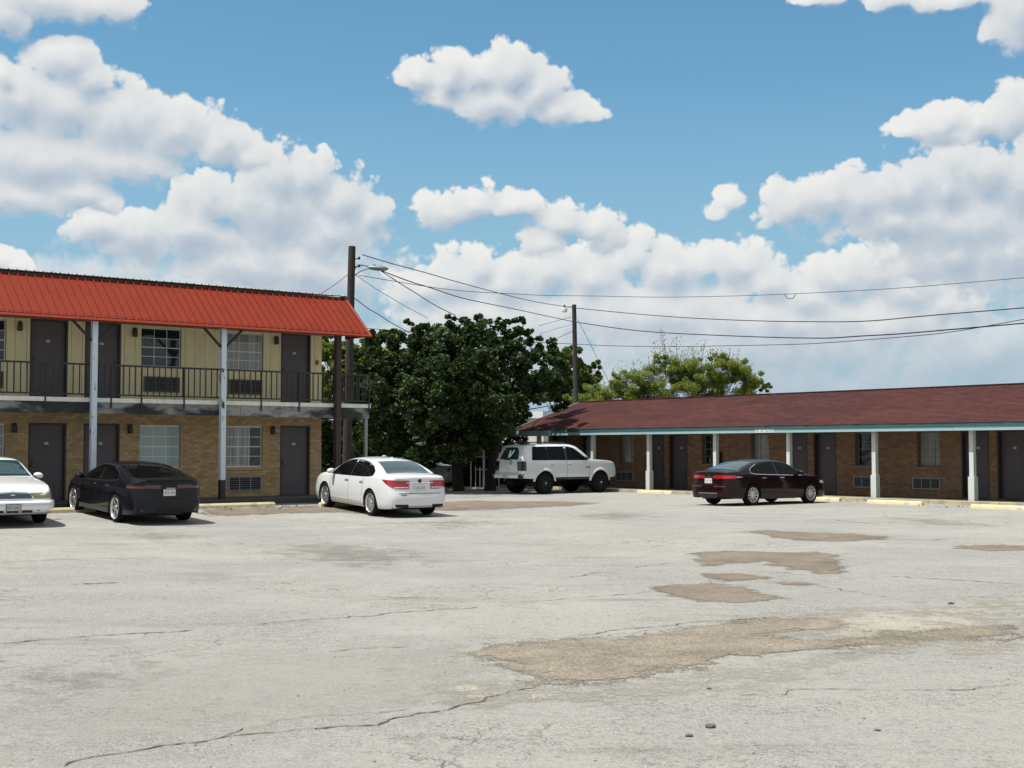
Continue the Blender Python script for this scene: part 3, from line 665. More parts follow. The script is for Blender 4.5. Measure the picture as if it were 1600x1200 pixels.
    M_BLK = mat('black_post_base', (0.012, 0.012, 0.014), .6); M_WOOD = mat('dark_wood_post', (0.040, 0.027, 0.022), .85, var=.3, scale=3, stretch=(6, 6, .3))
    def post(x, split):
        p = MB().bevbox(x - .075, x + .075, -1.70, -1.55, split, 5.115, .008).build('porch_post', M_POST, T)
        MB().bevbox(x - .078, x + .078, -1.703, -1.547, ZB - .03, split - .002, .008).build('post_base', M_BLK, p)
        MB().bevbox(x - .09, x + .09, -1.715, -1.535, 5.10, 5.24, .01).build('post_cap', mat('post_cap_wood', (.14, .11, .09), .8), p)
        for sg in (-1, 1): MB().beam((x + sg * .07, -1.62, 4.55), (x + sg * .62, -1.62, 5.10), .05, .09, (0, 1, 0)).build('knee_brace', M_WOOD, p)
    post(-7.86, .40); post(-4.13, .80); post(-11.6, .4)
    MB().bevbox(-.47, -.30, -1.70, -1.53, ZB - .03, 5.1, .01).build('wooden_post', M_WOOD, T)
    MB().bevbox(.70, .79, -1.44, -1.35, .15, Z2 - .42, .006).build('corner_post', mat('grey_steel_post', (.22, .23, .23), .6, var=.1), T)
    MB().bevbox(.70, .79, 2.6, 2.69, .1, Z2 - .42, .006).build('corner_post', M_WOOD, T)
    # mansard: sheets of ribbed red metal, every sheet its own piece
    M_RED = mat('red_metal', (0.185, 0.0235, 0.0095), .55, spec=.18, var=.05, scale=2, stretch=(1, 1, .2), color2=(.150,.0185,.008), thr=(.45, .8))
    yb, zb, yt, zt = -1.92, 5.07, -.42, 6.33
    sl = Vector((0, yt - yb, zt - zb)).normalized(); nr = Vector((0, -sl.z, sl.y))
    def sheet(x0, x1, y0, z0, y1, z1, nrm, mtl, name, rib=.229, h=.044):
        prof = []; x = x0
        while x < x1 - .01:
            e = min(x + rib, x1)
            for q, hh in ((0, h), (.026, h), (.034, 0), (rib * .48, 0), (rib * .50, .008), (rib * .58, .008), (rib * .60, 0), (rib - .008, 0)):
                if x + q < x1: prof.append((x + q, hh))
            x += rib
        prof.append((x1, h))
        P = np.array([[(px_, yy + nrm.y * (hh + off), zz + nrm.z * (hh + off)) for px_, hh in prof] for yy, zz, off in ((y0, z0, 0), (y1, z1, 0))])
        Q = P - np.array([0, nrm.y, nrm.z]) * .012
        mb = MB().grid(P).grid(Q[::-1]); k = len(prof)
        for i in range(k - 1):
            mb.quad(P[0][i], P[0][i+1], Q[0][i+1], Q[0][i]); mb.quad(P[1][i], P[1][i+1], Q[1][i+1], Q[1][i])
        return mb.build(name, mtl, T)
    x = XA
    while x < .59:
        e = min(x + .916, .60); off = RNG.uniform(0, .004)
        sheet(x + .001, e - .001, yb, zb + off, yt, zt + off, nr, M_RED, 'mansard_sheet'); x += .916
    MB().add([(.60, yb + .02, zb), (.60, yt, zt - .02), (.60, yt, zb), (.57, yb + .02, zb), (.57, yt, zt - .02), (.57, yt, zb)], [(0,2,1),(3,4,5),(0,1,4,3),(1,2,5,4),(2,0,3,5)]).build('mansard_end', M_RED, T)
    MB().beam((XA, yb - .012, zb + .012), (.60, yb - .012, zb + .012), .075, .05, (0, nr.y, nr.z)).build('drip_edge', M_RED, T)
    MB().beam((.605, yb - .01, zb + .015), (.605, yt, zt + .03), .03, .045).build('mansard_edge_trim', M_RED, T)
    MB().box(XA, .585, yb + .16, -.002, zb + .12, zb + .15).build('balcony_ceiling', mat('soffit', (.16, .13, .10), .9, var=.2), T)
    MB().box(XA, .585, yb + .09, yb + .15, zb + .012, zb + .10).build('soffit_beam', M_WOOD, T)
    MB().box(XA, .56, yt + .03, yt + .20, zt - .1, zt + .06).build('roof_fascia', M_FRAME, T)
    M_TIN = mat('bare_tin_roof', (0.52, 0.50, 0.46), .45, metallic=.3, color2=(.22, .13, .09), scale=2.5, thr=(.5, .7), var=.2)
    sl2 = Vector((0, 8.2, .75)).normalized(); nr2 = Vector((0, -sl2.z, sl2.y)); x = XA
    while x < .59:
        e = min(x + .916, .60); sheet(x + .001, e - .001, yt - .06, zt + .105, 7.8, zt + .85, nr2, M_TIN, 'roof_sheet', h=.024); x += .916
    MB().box(.5, .62, yt - .03, yt + .25, zt + .02, zt + .10).build('roof_corner_cap', M_FRAME, T)
motel_left()

# ------------------------------------------------------------------ long single-storey block (local x = towards the right along the front, y into the building)
def motel_right():
    T = empty('motel_building', R0, R_RZ); T.scale = (R_SC, R_SC, R_SC)
    tag(T, 'long single storey brick motel wing with dark red shingle roof and aqua fascia', 'motel', 'motel buildings')
    XA, XB, YW = -18.3, 9.5, 1.5; ZB = .14
    C = lambda k: -.29 + 7.15 * k
    wins = []; doors = []; acs = []
    for k in (-2, -1, 0, 1):
        c = C(k)
        for sg in (-1, 1):
            a = sorted((c + sg * .82, c + sg * 1.66)); wins.append(tuple(a)); b = sorted((c + sg * .66, c + sg * 1.70)); acs.append(tuple(b))
        d = c + 3.575
        for sg in (-1, 1): q = sorted((d + sg * .13, d + sg * 1.13)); doors.append((q[0], q[1], sg > 0))
    doors += [(-18.02, -17.1, False)]
    wins = [w for w in wins if XA < w[0] and w[1] < XB]; acs = [w for w in acs if XA < w[0] and w[1] < XB]; doors = [w for w in doors if XA < w[0] and w[1] < XB]
    ops = [(a, b, ZB, 2.24) for a, b, _ in doors] + [(a, b, 1.10, 2.22) for a, b in wins] + [(a, b, .37, .745) for a, b in acs]
    brick_wall(T, XA, XB, ZB - .05, 2.42, ops, M_BRICKR, M_MORTARR, y=YW)
    for a, b, h in doors: door(T, a, b, ZB, 2.24, YW, not h, recess=.19)
    for i, (a, b) in enumerate(wins):
        cur = ((.0, 1.0),) if i % 2 else ((.5, 1),) if i % 3 == 0 else ()
        window(T, a, b, 1.10, 2.22, YW, 3, 4, frame=M_ALUD, curtains=cur, recess=.19, sill=M_BRICKR)
    for a, b in acs: aircon(T, a, b, .37, .745, YW, cols=3, frame=M_GRILLE)
    # fire extinguisher box on the wall
    e = MB().bevbox(-8.33, -8.05, YW - .16, YW - .003, .95, 1.55, .02).build('extinguisher_box', M_LAMP, T)
    MB().lathe([(0, 0), (.06, 0), (.06, .3), (.02, .36), (0, .36)], 10, Matrix.Translation((-8.19, YW - .2, 1.05))).build('fire_extinguisher', mat('extinguisher_red', (.12, .01, .01), .4), e, smooth=True, angle=40)
    MB().box(XA, XA + .2, YW + .2, 9, 0, 2.42).box(XB - .2, XB, YW + .2, 9, 0, 2.42).box(XA, XB, 9, 9.2, 0, 2.42).build('end_wall', M_MORTARR, T)
    MB().add([(XA, YW, 2.42), (XA, 9.2, 2.42), (XA, 4.1, 3.62), (XA + .15, YW, 2.42), (XA + .15, 9.2, 2.42), (XA + .15, 4.1, 3.62)], [(0,2,1),(3,4,5),(0,1,4,3),(1,2,5,4),(2,0,3,5)]).build('gable_wall', M_MORTARR, T)
    M_KERB = mat('worn_yellow_kerb', (0.42, 0.36, 0.20), .85, color2=(.30, .28, .23), scale=1.6, thr=(.42, .62), var=.15)
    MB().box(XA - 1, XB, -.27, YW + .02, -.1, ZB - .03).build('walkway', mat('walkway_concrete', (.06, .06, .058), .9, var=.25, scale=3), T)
    x = XA - 1
    while x < XB: e = min(x + 2.4, XB); MB().bevbox(x + .004, e - .004, -.45, -.275, -.1, ZB - .02 + RNG.uniform(-.004, .004), .015).build('kerb_block', M_KERB, T); x += 2.4
    # posts
    M_WP = mat('white_post', (0.52, 0.54, 0.50), .65, var=.06, scale=3, color2=(.45, .45, .40), thr=(.6, .8))
    for x in (3.55 + 3.56, 3.55, 0, -3.54, -6.96, -10.42, -13.66, -17.1):
        p = MB().bevbox(x - .075, x + .075, -.075, .075, .84, 2.24, .008).build('porch_post', M_WP, T)
        MB().bevbox(x - .105, x + .105, -.105, .105, ZB - .035, .838, .010).build('post_base', M_WP, p)
    # eave
    M_AQ = mat('aqua_fascia', (0.27, 0.40, 0.415), .6, var=.06, scale=2); M_TEAL = mat('teal_trim', (0.022, 0.095, 0.105), .6, var=.1, scale=2)
    YE = -.35
    x = XA - .55
    while x < XB: e = min(x + 3.66, XB); MB().box(x + .002, e - .002, YE, YE + .03, 2.225, 2.345 + RNG.uniform(-.003, .003)).build('fascia_board', M_AQ, T); x += 3.66
    MB().box(XA - .55, XB, YE - .02, YE + .04, 2.350, 2.455).build('drip_trim', M_TEAL, T)
    MB().box(XA - .85, -15.9, YE - .10, YE - .023, 2.20, 2.43).build('fascia_box', mat('faded_aqua', (.34, .47, .46), .7, color2=(.22, .33, .34), scale=1.5, thr=(.45, .6)), T)
    MB().box(XA - .3, XB, YE + .03, YW - .001, 2.25, 2.28).build('porch_ceiling', mat('porch_ceiling_paint', (.10, .085, .07), .9, var=.2), T)
    sg = MB().box(-4.75, -3.92, YE - .012, YE - .001, 2.235, 2.345).build('notice_sign', mat('sign_white', (.72, .74, .74), .6), T)
    fc = bpy.data.curves.new('sign_lettering', 'FONT'); fc.body = 'DO NOT BLOCK'; fc.size = .105; fc.align_x = 'CENTER'; fc.align_y = 'CENTER'; fc.extrude = .001
    fc.materials.append(M_SLOT); fo_ = bpy.data.objects.new('lettering_curve', fc); me_ = bpy.data.meshes.new_from_object(fo_); bpy.data.objects.remove(fo_); fo = bpy.data.objects.new('sign_lettering', me_); COL.objects.link(fo); fo.parent = sg; fo.location = (-4.33, YE - .015, 2.29); fo.rotation_euler = (R(90), 0, 0)
    # shingle roof: stepped courses of single tabs
    M_SH = mat('dark_red_shingle', (0.068, 0.0235, 0.0195), .95, spec=.2, var=.08, scale=.5, island=.16, color2=(.050, .0185, .0185), thr=(.38, .66), stretch=(.4, 1.4, 1.4), detail=7, bump=.15, bscale=50)
    y0, z0, y1, z1 = YE - .03, 2.46, 3.60, 3.76
    run, rise = y1 - y0, z1 - z0; n = 30; xa, xb = XA - .25, XB
    deck = MB().add([(xa, y0 + .02, z0 - .01), (xb, y0 + .02, z0 - .01), (xb, y1, z1 - .02), (xa, y1, z1 - .02), (xb, 9.6, 2.4), (xa, 9.6, 2.4)], [(0,1,2,3),(3,2,4,5)])
    d = deck.build('roof', M_SH, T)
    sh = MB(); sn = Vector((0, -rise, run)).normalized()
    for i in range(n):
        a0, a1 = i / n, min(1, (i + 1.25) / n)
        x = xa - (RNG.random() * .3)
        while x < xb:
            e = min(x + .30 + RNG.uniform(-.03, .03), xb); s_ = max(x, xa); h = .012 + RNG.uniform(-.002, .004); dy = RNG.uniform(-.004, .004)
            if e - s_ > .02:
                A = Vector((0, y0 + run * a0 + dy, z0 + rise * a0)) + sn * h; B = Vector((0, y0 + run * a1, z0 + rise * a1)) + sn * .001
                sh.add([(s_, A.y, A.z), (e - .006, A.y, A.z), (e - .006, B.y, B.z), (s_, B.y, B.z), (s_, A.y + .002, A.z - h - .004), (e - .006, A.y + .002, A.z - h - .004)], [(0,1,2,3),(4,5,1,0)])
            x = e
    sh.build('shingle_courses', M_SH, d, kind='stuff')
    MB().beam((xa, y1, z1 + .012), (xb, y1, z1 + .012), .24, .03).build('ridge_cap', M_SH, d)
    MB().beam((xa - .02, y0, z0 - .03), (xa - .02, y1, z1 - .03), .03, .12).build('rake_board', M_AQ, T)
motel_right()

# ------------------------------------------------------------------ wheel stops
M_STOP = mat('yellow_wheel_stop', (0.60, 0.53, 0.29), .8, color2=(.42, .39, .28), scale=3, thr=(.5, .7), var=.1, bump=.1)
def wheel_stop(px, py, length, rz, label, off=0.0):
    p = ground_pt(px, py); r = empty('wheel_stop', p, rz)
    prof = [(-.085, 0), (-.075, .075), (-.045, .125), (.045, .125), (.075, .075), (.085, 0)]; h = length / 2
    vs = [(sx * h + (-sx * .03 if z > .1 else 0), y, z) for sx in (-1, 1) for y, z in prof]; k = len(prof)
    fs = [(i, i + 1, k + i + 1, k + i) for i in range(k - 1)] + [tuple(range(k))[::-1], tuple(range(k, 2 * k))]
    MB().add(vs, fs).build('stop_block', M_STOP, r)
    for sx in (-1, 1): MB().lathe([(0, .128), (.018, .128), (.022, .12), (.022, .09)], 8, Matrix.Translation((sx * (h - .3), 0, 0))).build('anchor_pin', M_FRAME, r)
    tag(r, label, 'wheel stop', 'yellow concrete wheel stops')
wheel_stop(96, 801, 1.7, L_RZ, 'yellow wheel stop between the white front-facing sedan and the black sedan')
wheel_stop(370, 793, 2.3, L_RZ, 'yellow wheel stop by the porch post right of the black sedan')
wheel_stop(540, 790.5, 1.7, L_RZ, 'yellow wheel stop seen under the white rear-facing sedan')
wheel_stop(1024, 771, 2.0, R_RZ, 'yellow wheel stop between the lifted white truck and the dark red sedan')
wheel_stop(1279, 782, 1.9, R_RZ, 'wheel stop at the front wheel of the dark red sedan')
wheel_stop(1399, 788, 2.1, R_RZ, 'yellow wheel stop right of the dark red sedan, in front of the porch post')
wheel_stop(1572, 796, 2.3, R_RZ, 'yellow wheel stop at the right edge of the lot')
# ------------------------------------------------------------------ cars
M_TYRE = mat('tyre_rubber', (0.010, 0.010, 0.010), .95, spec=.15); M_RIM = mat('alloy_rim', (.62, .63, .64), .28, metallic=.85); M_RIMB = mat('black_rim', (.012, .012, .013), .4)
M_UNDER = mat('black_underbody', (.008, .008, .008), .9); M_TRIM = mat('black_trim', (.012, .012, .013), .45); M_CHROME = mat('chrome', (.75, .76, .77), .12, metallic=1)
M_TINT = mat('tinted_glass', (.003, .0035, .004), .06, spec=.10); M_TEALG = mat('green_tinted_glass', (.014, .042, .046), .04, spec=.55, coat=.35)
M_TAIL = mat('red_tail_lens', (.34, .006, .012), .12, coat=.8); M_TAILD = mat('dark_red_lens', (.09, .004, .008), .12, coat=.8); M_SMOKE = mat('smoked_lens', (.010, .009, .010), .1, coat=.8)
M_SMOKED = mat('smoked_red', (.03, .008, .009), .2); M_WLENS = mat('pale_lens', (.55, .56, .56), .12, coat=.8); M_LPLATE = mat('licence_plate', (.55, .56, .55), .5); M_INK = mat('plate_ink', (.03, .035, .06), .6)
M_SEAM = mat('panel_gap', (.02, .02, .02), .8)
def paint(name, c, metallic=0.0, rough=.32, coat=1.0, spec=.5): return mat(name, c, rough, metallic=metallic, spec=spec, coat=coat, var=.02, scale=2)

def curve(pts):
    P = np.array(pts, float); xs, ys = P[:, 0], P[:, 1]
    d = np.diff(ys) / np.diff(xs); m = np.zeros(len(xs)); m[0], m[-1] = d[0], d[-1]      # monotone cubic through the stations
    for i in range(1, len(xs) - 1):
        if d[i-1] * d[i] > 0:
            w1 = 2 * (xs[i+1] - xs[i]) + xs[i] - xs[i-1]; w2 = xs[i+1] - xs[i] + 2 * (xs[i] - xs[i-1]); m[i] = (w1 + w2) / (w1 / d[i-1] + w2 / d[i])
    def f(x):
        x = min(max(x, xs[0]), xs[-1]); i = min(max(int(np.searchsorted(xs, x)) - 1, 0), len(xs) - 2)
        h = xs[i+1] - xs[i]; t = (x - xs[i]) / h
        return (2*t**3-3*t**2+1)*ys[i] + (t**3-2*t**2+t)*h*m[i] + (-2*t**3+3*t**2)*ys[i+1] + (t**3-t**2)*h*m[i+1]
    return f

class Car:
    """x runs from the rear bumper (0) to the nose, y to the car's left, z up."""
    T_LOW = np.array([0, .06, .16, .3, .45, .6, .75, .88, .96, 1.0])
    def __init__(s, sp):
        s.sp = sp; s.Ln = sp['L']; s.hw = sp['W'] / 2
        s.top = curve(sp['top']); s.sh = curve(sp['sh']); s.wf = curve(sp['w']); s.sill = curve(sp['sill']); s.k = sp.get('k', .5)
        s.prof = sp.get('prof', ([0, .08, .3, .55, .8, 1], [.93, .965, .995, 1, .985, .955]))
        s.ax = sp['ax']; s.rw = sp['rw']; s.ra = sp['ra']
        s.tail = sp.get('tail', ([0, 2], [0, 0])); s.nose = sp.get('nose', ([0, 2], [0, 0])); s.tf = sp.get('tf', .6); s.nf = sp.get('nf', .6)
    def sx(s, x, z):
        q = x
        q += float(np.interp(z, *s.tail)) * max(0, 1 - x / s.tf); q -= float(np.interp(z, *s.nose)) * max(0, 1 - (s.Ln - x) / s.nf); return q
    def arch(s, x):
        z = -1
        for a in s.ax:
            if abs(x - a) < s.ra: z = max(z, s.rw + math.sqrt(s.ra ** 2 - (x - a) ** 2))
        return z
    def sec(s, x, arch=True):
        w = s.hw * s.wf(x); zs = s.sh(x); zb = s.sill(x); zt = max(s.top(x), zs + .015); H = zt - zs
        lo = zb + (zs - zb) * s.T_LOW
        if arch: lo = np.maximum(lo, min(s.arch(x), zs - .02))
        y = np.interp((lo - zb) / (zs - zb), *s.prof) * w
        ys = y[-1]; kk = s.k
        crown = min(.05, .35 * H); yt = max(ys - kk * H, .25 * ys); ze = zt - crown
        pts = [(ys + (yt - ys) * t * .80, zs + (ze - zs) * t * .80) for t in (.25, .5, .75, 1.0)]
        A = np.array(pts[-1]); Cc = np.array((yt + (ys - yt) * .02, ze)); B = np.array((yt * .80, zt - crown * .62))
        for t in (.25, .5, .75, 1.0): pts.append(tuple((1-t)**2 * A + 2*t*(1-t) * Cc + t*t * B))
        for q in (.6, .38, .18, 0): pts.append((yt * q, zt - crown * (q / .8) ** 2 * .62))
        P = np.array(pts); return np.concatenate([y, P[:, 0]]), np.concatenate([lo, P[:, 1]])
    def Y(s, x, z):
        y, zz = s.sec(x, False); n = len(s.T_LOW) + 8; return float(np.interp(z, zz[:n], y[:n]))
    def Zt(s, x, yq):
        y, z = s.sec(x, False); i = len(s.T_LOW); return float(np.interp(abs(yq), y[i:][::-1], z[i:][::-1]))
    def side(s, x, z, sd): return (s.sx(x, z), sd * s.Y(x, z), z)
    def shell(s, root, m):
        xs = list(np.linspace(0, s.Ln, 84)) + [.01, .03, .06, .10, .15, .22, s.Ln-.01, s.Ln-.03, s.Ln-.06, s.Ln-.10, s.Ln-.15, s.Ln-.22]
        for a in s.ax:
            xs += [a + s.ra * math.cos(t) for t in np.linspace(0, math.pi, 25)] + [a - s.ra - .003, a + s.ra + .003]
        xs = np.unique(np.round(xs, 4)); P = []
        for x in xs:
            y, z = s.sec(x); P.append([(s.sx(x, c), b, c) for b, c in zip(y, z)])
        P = np.array(P); Q = P * np.array([1, -1, 1]); n = P.shape[1]
        mb = MB(); mb.grid(P[:, ::-1]); mb.grid(Q)
        for e, fl in ((0, False), (-1, True)):
            for j in range(n - 1):
                a, b, c, d = P[e][j], P[e][j+1], Q[e][j+1], Q[e][j]
                mb.quad(*((a, b, c, d) if not fl else (d, c, b, a)))
        o = mb.build('body', m, root); bm = bmesh.new(); bm.from_mesh(o.data)
        bmesh.ops.remove_doubles(bm, verts=bm.verts, dist=.0004); bmesh.ops.dissolve_degenerate(bm, dist=.0003, edges=bm.edges); bmesh.ops.recalc_face_normals(bm, faces=bm.faces)
        for f in bm.faces: f.smooth = True
        bm.to_mesh(o.data); bm.free(); o.data.set_sharp_from_angle(angle=R(38)); s.body = o; s.root = root; s.paint = m; return o
    def skin(s, P, name, m, parent, off=.006, skirt=.008, smooth=True):
        """a panel of grid points lifted off the body with its edges turned in"""
        P = np.asarray(P, float); du = np.gradient(P, axis=0); dv = np.gradient(P, axis=1); nn = np.cross(du, dv); nn /= (np.linalg.norm(nn, axis=2, keepdims=True) + 1e-9)
        ctr = np.array((s.Ln / 2, 0, .6)); sg = np.sign(np.mean(np.sum(nn * (P - ctr), axis=2))) or 1; nn *= sg
        A = P + nn * off; a, b = A.shape[:2]
        G = np.zeros((a + 2, b + 2, 3)); G[1:-1, 1:-1] = A; I = P - nn * skirt
        G[0, 1:-1] = I[0]; G[-1, 1:-1] = I[-1]; G[1:-1, 0] = I[:, 0]; G[1:-1, -1] = I[:, -1]
        for i, j, k, l in ((0, 0, 0, 0), (0, -1, 0, -1), (-1, 0, -1, 0), (-1, -1, -1, -1)): G[i, j] = I[k, l]
        mb = MB().grid(G); o = mb.build(name, m, parent, smooth=smooth)
        if sg < 0: o.data.flip_normals()
        o.data.set_sharp_from_angle(angle=R(35)); return o
    def side_panel(s, x0, x1, zlo, zhi, sd, name, m, parent=None, off=.006, nx=14, nz=6, cut=True):
        f0 = zlo if callable(zlo) else (lambda x: zlo); f1 = zhi if callable(zhi) else (lambda x: zhi); P = []
        for x in np.linspace(x0, x1, nx):
            a = f0(x); b = f1(x)
            if cut: a = min(max(a, s.arch(x) + .035), b - .02)
            P.append([s.side(x, a + (b - a) * t, sd) for t in np.linspace(0, 1, nz)])
        return s.skin(P, name, m, parent or s.root, off)
    def line(s, pts, w, sd, mb, off=.004):
        """a thin ribbon on the flank through (x, z) points"""
        for (xa, za), (xb, zb) in zip(pts[:-1], pts[1:]):
            n = max(2, int(math.hypot(xb-xa, zb-za) / .08)); d = math.hypot(xb-xa, zb-za); nx_, nz_ = -(zb-za)/d*w/2, (xb-xa)/d*w/2; prev = None
            for t in np.linspace(0, 1, n + 1):
                x, z = xa + (xb-xa)*t, za + (zb-za)*t
                p = [Vector(s.side(x+nx_*q, z+nz_*q, sd)) + Vector((0, sd*off, 0)) for q in (-1, 1)]
                if prev: mb.quad(prev[0], p[0], p[1], prev[1])
                prev = p
    def wrap(s, end, sd, p, z, off):
        """points round a corner of the car: p<0 runs along the flank, 0..1 across the end towards the middle"""
        def base(p):
            if end == 'r': return Vector((s.sx(max(-p, 0), z), sd * s.Y(max(-p, 0), z) * (1 - max(p, 0)), z))
            x = s.Ln - max(-p, 0); return Vector((s.sx(x, z), sd * s.Y(x, z) * (1 - max(p, 0)), z))
        e = .02; a, b = base(p - e), base(p + e); d = b - a; n = Vector((d.y, -d.x, 0))
        if n.length < 1e-6: n = Vector((-1 if end == 'r' else 1, 0, 0))
        n.normalize(); q = base(p); out = Vector((q.x - s.Ln / 2, q.y * 3, 0))
        if n.dot(out) < 0: n = -n
        return q + n * off
    def wrap_panel(s, end, sd, p0, p1, zlo, zhi, name, m, parent=None, off=.008, n=16, nz=5, both=False):
        f0 = zlo if callable(zlo) else (lambda p: zlo); f1 = zhi if callable(zhi) else (lambda p: zhi)
        def rows(sd, o): return [[s.wrap(end, sd, p, f0(p) + (f1(p) - f0(p)) * t, o) for t in np.linspace(0, 1, nz)] for p in np.linspace(p0, p1, n)]
        A = np.array(rows(sd, off)); B = np.array(rows(sd, -.012))
        if both: A = np.concatenate([A, np.array(rows(-sd, off))[::-1][1:]]); B = np.concatenate([B, np.array(rows(-sd, -.012))[::-1][1:]])
        a, b = A.shape[:2]; G = np.zeros((a + 2, b + 2, 3)); G[1:-1, 1:-1] = A
        G[0, 1:-1] = B[0]; G[-1, 1:-1] = B[-1]; G[1:-1, 0] = B[:, 0]; G[1:-1, -1] = B[:, -1]
        G[0, 0], G[0, -1], G[-1, 0], G[-1, -1] = B[0, 0], B[0, -1], B[-1, 0], B[-1, -1]
        o = MB().grid(G).build(name, m, parent or s.root, smooth=True)
        bm = bmesh.new(); bm.from_mesh(o.data); c = bm.faces; c.ensure_lookup_table(); f = c[len(c) // 2]
        out = Vector((-1 if end == 'r' else 1, 0, 0)) * .5 + Vector((0, f.calc_center_median().y, 0))
        if f.normal.dot(out) < 0: bmesh.ops.reverse_faces(bm, faces=bm.faces)
        bm.to_mesh(o.data); bm.free(); o.data.set_sharp_from_angle(angle=R(35)); return o
    def top_panel(s, x0, x1, w0, w1, name, m, off=.005, n=14, parent=None, bow=0.0, curvef=None):
        P = []
        for t in np.linspace(0, 1, n):
            row = []
            for q in np.linspace(-1, 1, 15):
                x = x0 + (x1 - x0) * t + bow * (q * q) * (1 if curvef is None else curvef(t))
                yy, zz = s.sec(x, False); yt = yy[len(s.T_LOW) + 7] / .80; wd = yt * (w0 + (w1 - w0) * t); y = q * wd; z = s.Zt(x, y); row.append((s.sx(x, z), y, z))
            P.append(row)
        return s.skin(P, name, m, parent or s.root, off)
    def wheel(s, x, sd, rim_r, spokes, rim_mat, tw=.22, wide=0.0, style='split'):
        y = sd * (s.hw * s.wf(x) - .012 + wide); Rw = s.rw; Mx = Matrix.Translation((x, y, Rw)) @ Matrix.Rotation(R(-90 if sd > 0 else 90), 4, 'X')
        w = MB().lathe([(0, -.09), (rim_r * .9, -.09), (rim_r * .9, -.13), (0, -.13)], 20, Mx).build('wheel', M_UNDER, s.root)
        t = [(rim_r, -tw), (Rw * .93, -tw), (Rw * .985, -tw + .03), (Rw, -tw + .06), (Rw, -.05), (Rw * .985, -.02), (Rw * .94, -.002), (rim_r + .03, .004), (rim_r + .008, -.004), (rim_r, -.015)]
        MB().lathe(t, 36, Mx).build('tyre', M_TYRE, w, smooth=True, angle=40)
        rm = MB().lathe([(rim_r + .004, -.012), (rim_r, -.002), (rim_r - .018, -.003), (rim_r - .028, -.02), (rim_r - .035, -.09), (rim_r - .03, -.12)], 36, Mx)
        rm.lathe([(0, -.012), (.045, -.014), (.062, -.022), (.066, -.06)], 16, Mx)
        for i in range(spokes):
            a = 2 * math.pi * i / spokes
            for da in ((-.16, .16) if style == 'split' else (0,)):
                p = Vector((math.cos(a) * .05, math.sin(a) * .05, -.03)); q = Vector((math.cos(a + da) * (rim_r - .012), math.sin(a + da) * (rim_r - .012), -.022))
                d = (q - p); u = Vector((-d.y, d.x, 0)).normalized(); w0, w1 = (.020, .013) if style == 'split' else (.030, .020); vs = []
                for r_, ww in ((p, w0), (q, w1)):
                    for sx_, zz in ((-1, 0), (1, 0), (1, -.03), (-1, -.03)): vs.append(Mx @ (r_ + u * ww * sx_ + Vector((0, 0, zz))))
                rm.add(vs, [(0,1,2,3),(4,7,6,5),(0,4,5,1),(1,5,6,2),(2,6,7,3),(3,7,4,0)])
        rm.build('rim', rim_mat, w, smooth=True, angle=30)
        # wheel well
        wl = MB(); prev = None; yo = sd * (s.Y(x, s.rw + s.ra * .8) - .012); yi = sd * (s.hw * .45)
        for a in np.linspace(-.25, math.pi + .25, 22):
            p = [(x + (s.ra + .001) * math.cos(a), q, s.rw + (s.ra + .001) * math.sin(a)) for q in (yo, yi)]
            if prev: wl.quad(prev[0], p[0], p[1], prev[1])
            prev = p
        wl.add([(x + s.ra * math.cos(a), yi, s.rw + s.ra * math.sin(a)) for a in np.linspace(-.25, math.pi + .25, 22)], [tuple(range(22))]); wl.build('wheel_well', M_UNDER, s.root)
    def underbody(s):
        z = s.sill(s.Ln / 2); mb = MB().box(.25, s.Ln - .3, -s.hw * .5, s.hw * .5, z + .015, z + .14)
        a, b = s.ax; mb.box(a + s.ra + .02, b - s.ra - .02, -s.hw * .9, s.hw * .9, z + .02, z + .10)
        mb.box(.12, a - s.ra - .03, -s.hw * .82, s.hw * .82, s.sill(.2) + .02, s.sill(.2) + .08).box(b + s.ra + .03, s.Ln - .15, -s.hw * .8, s.hw * .8, s.sill(s.Ln-.2) + .02, s.sill(s.Ln-.2) + .08)
        mb.tube([(a, -s.hw * .8, s.rw), (a, s.hw * .8, s.rw)], .06, 8); mb.tube([(b, -s.hw * .8, s.rw), (b, s.hw * .8, s.rw)], .05, 8)
        mb.build('underbody', M_UNDER, s.root)
    def mirror(s, x, z, sd, m):
        y = s.Y(x, z); bm = bmesh.new(); bmesh.ops.create_uvsphere(bm, u_segments=14, v_segments=8, radius=1)
        for v in bm.verts:
            c = v.co; v.co = Vector((x + c.x * .075 + (.02 if c.x > 0 else 0), sd * (y + .13) + c.y * .115, z + .06 + c.z * .072 + (-.01 * c.y * sd)))
        mb = MB(); bm.verts.index_update(); mb.add([v.co for v in bm.verts], [[v.index for v in f.verts] for f in bm.faces]); bm.free()
        o = mb.build('side_mirror', m, s.root, smooth=True); MB().beam((x + .02, sd * (y - .02), z + .015), (x + .02, sd * (y + .10), z + .03), .06, .03).build('mirror_stalk', M_TRIM, o); return o
    def handle(s, x, z, sd, m, parent=None):
        y = s.Y(x, z); sxx = s.sx(x, z); d = MB().bevbox(sxx - .10, sxx + .10, min(sd * (y + .006), sd * (y + .034)), max(sd * (y + .006), sd * (y + .034)), z - .012, z + .014, .006).build('door_handle', m, parent or s.root)
        P = [[s.side(x + q * .06, z + r_, sd) for r_ in (-.03, 0, .02)] for q in np.linspace(-1, 1, 5)]; s.skin(P, 'handle_recess', M_SEAM, parent or s.root, .0075, .002)
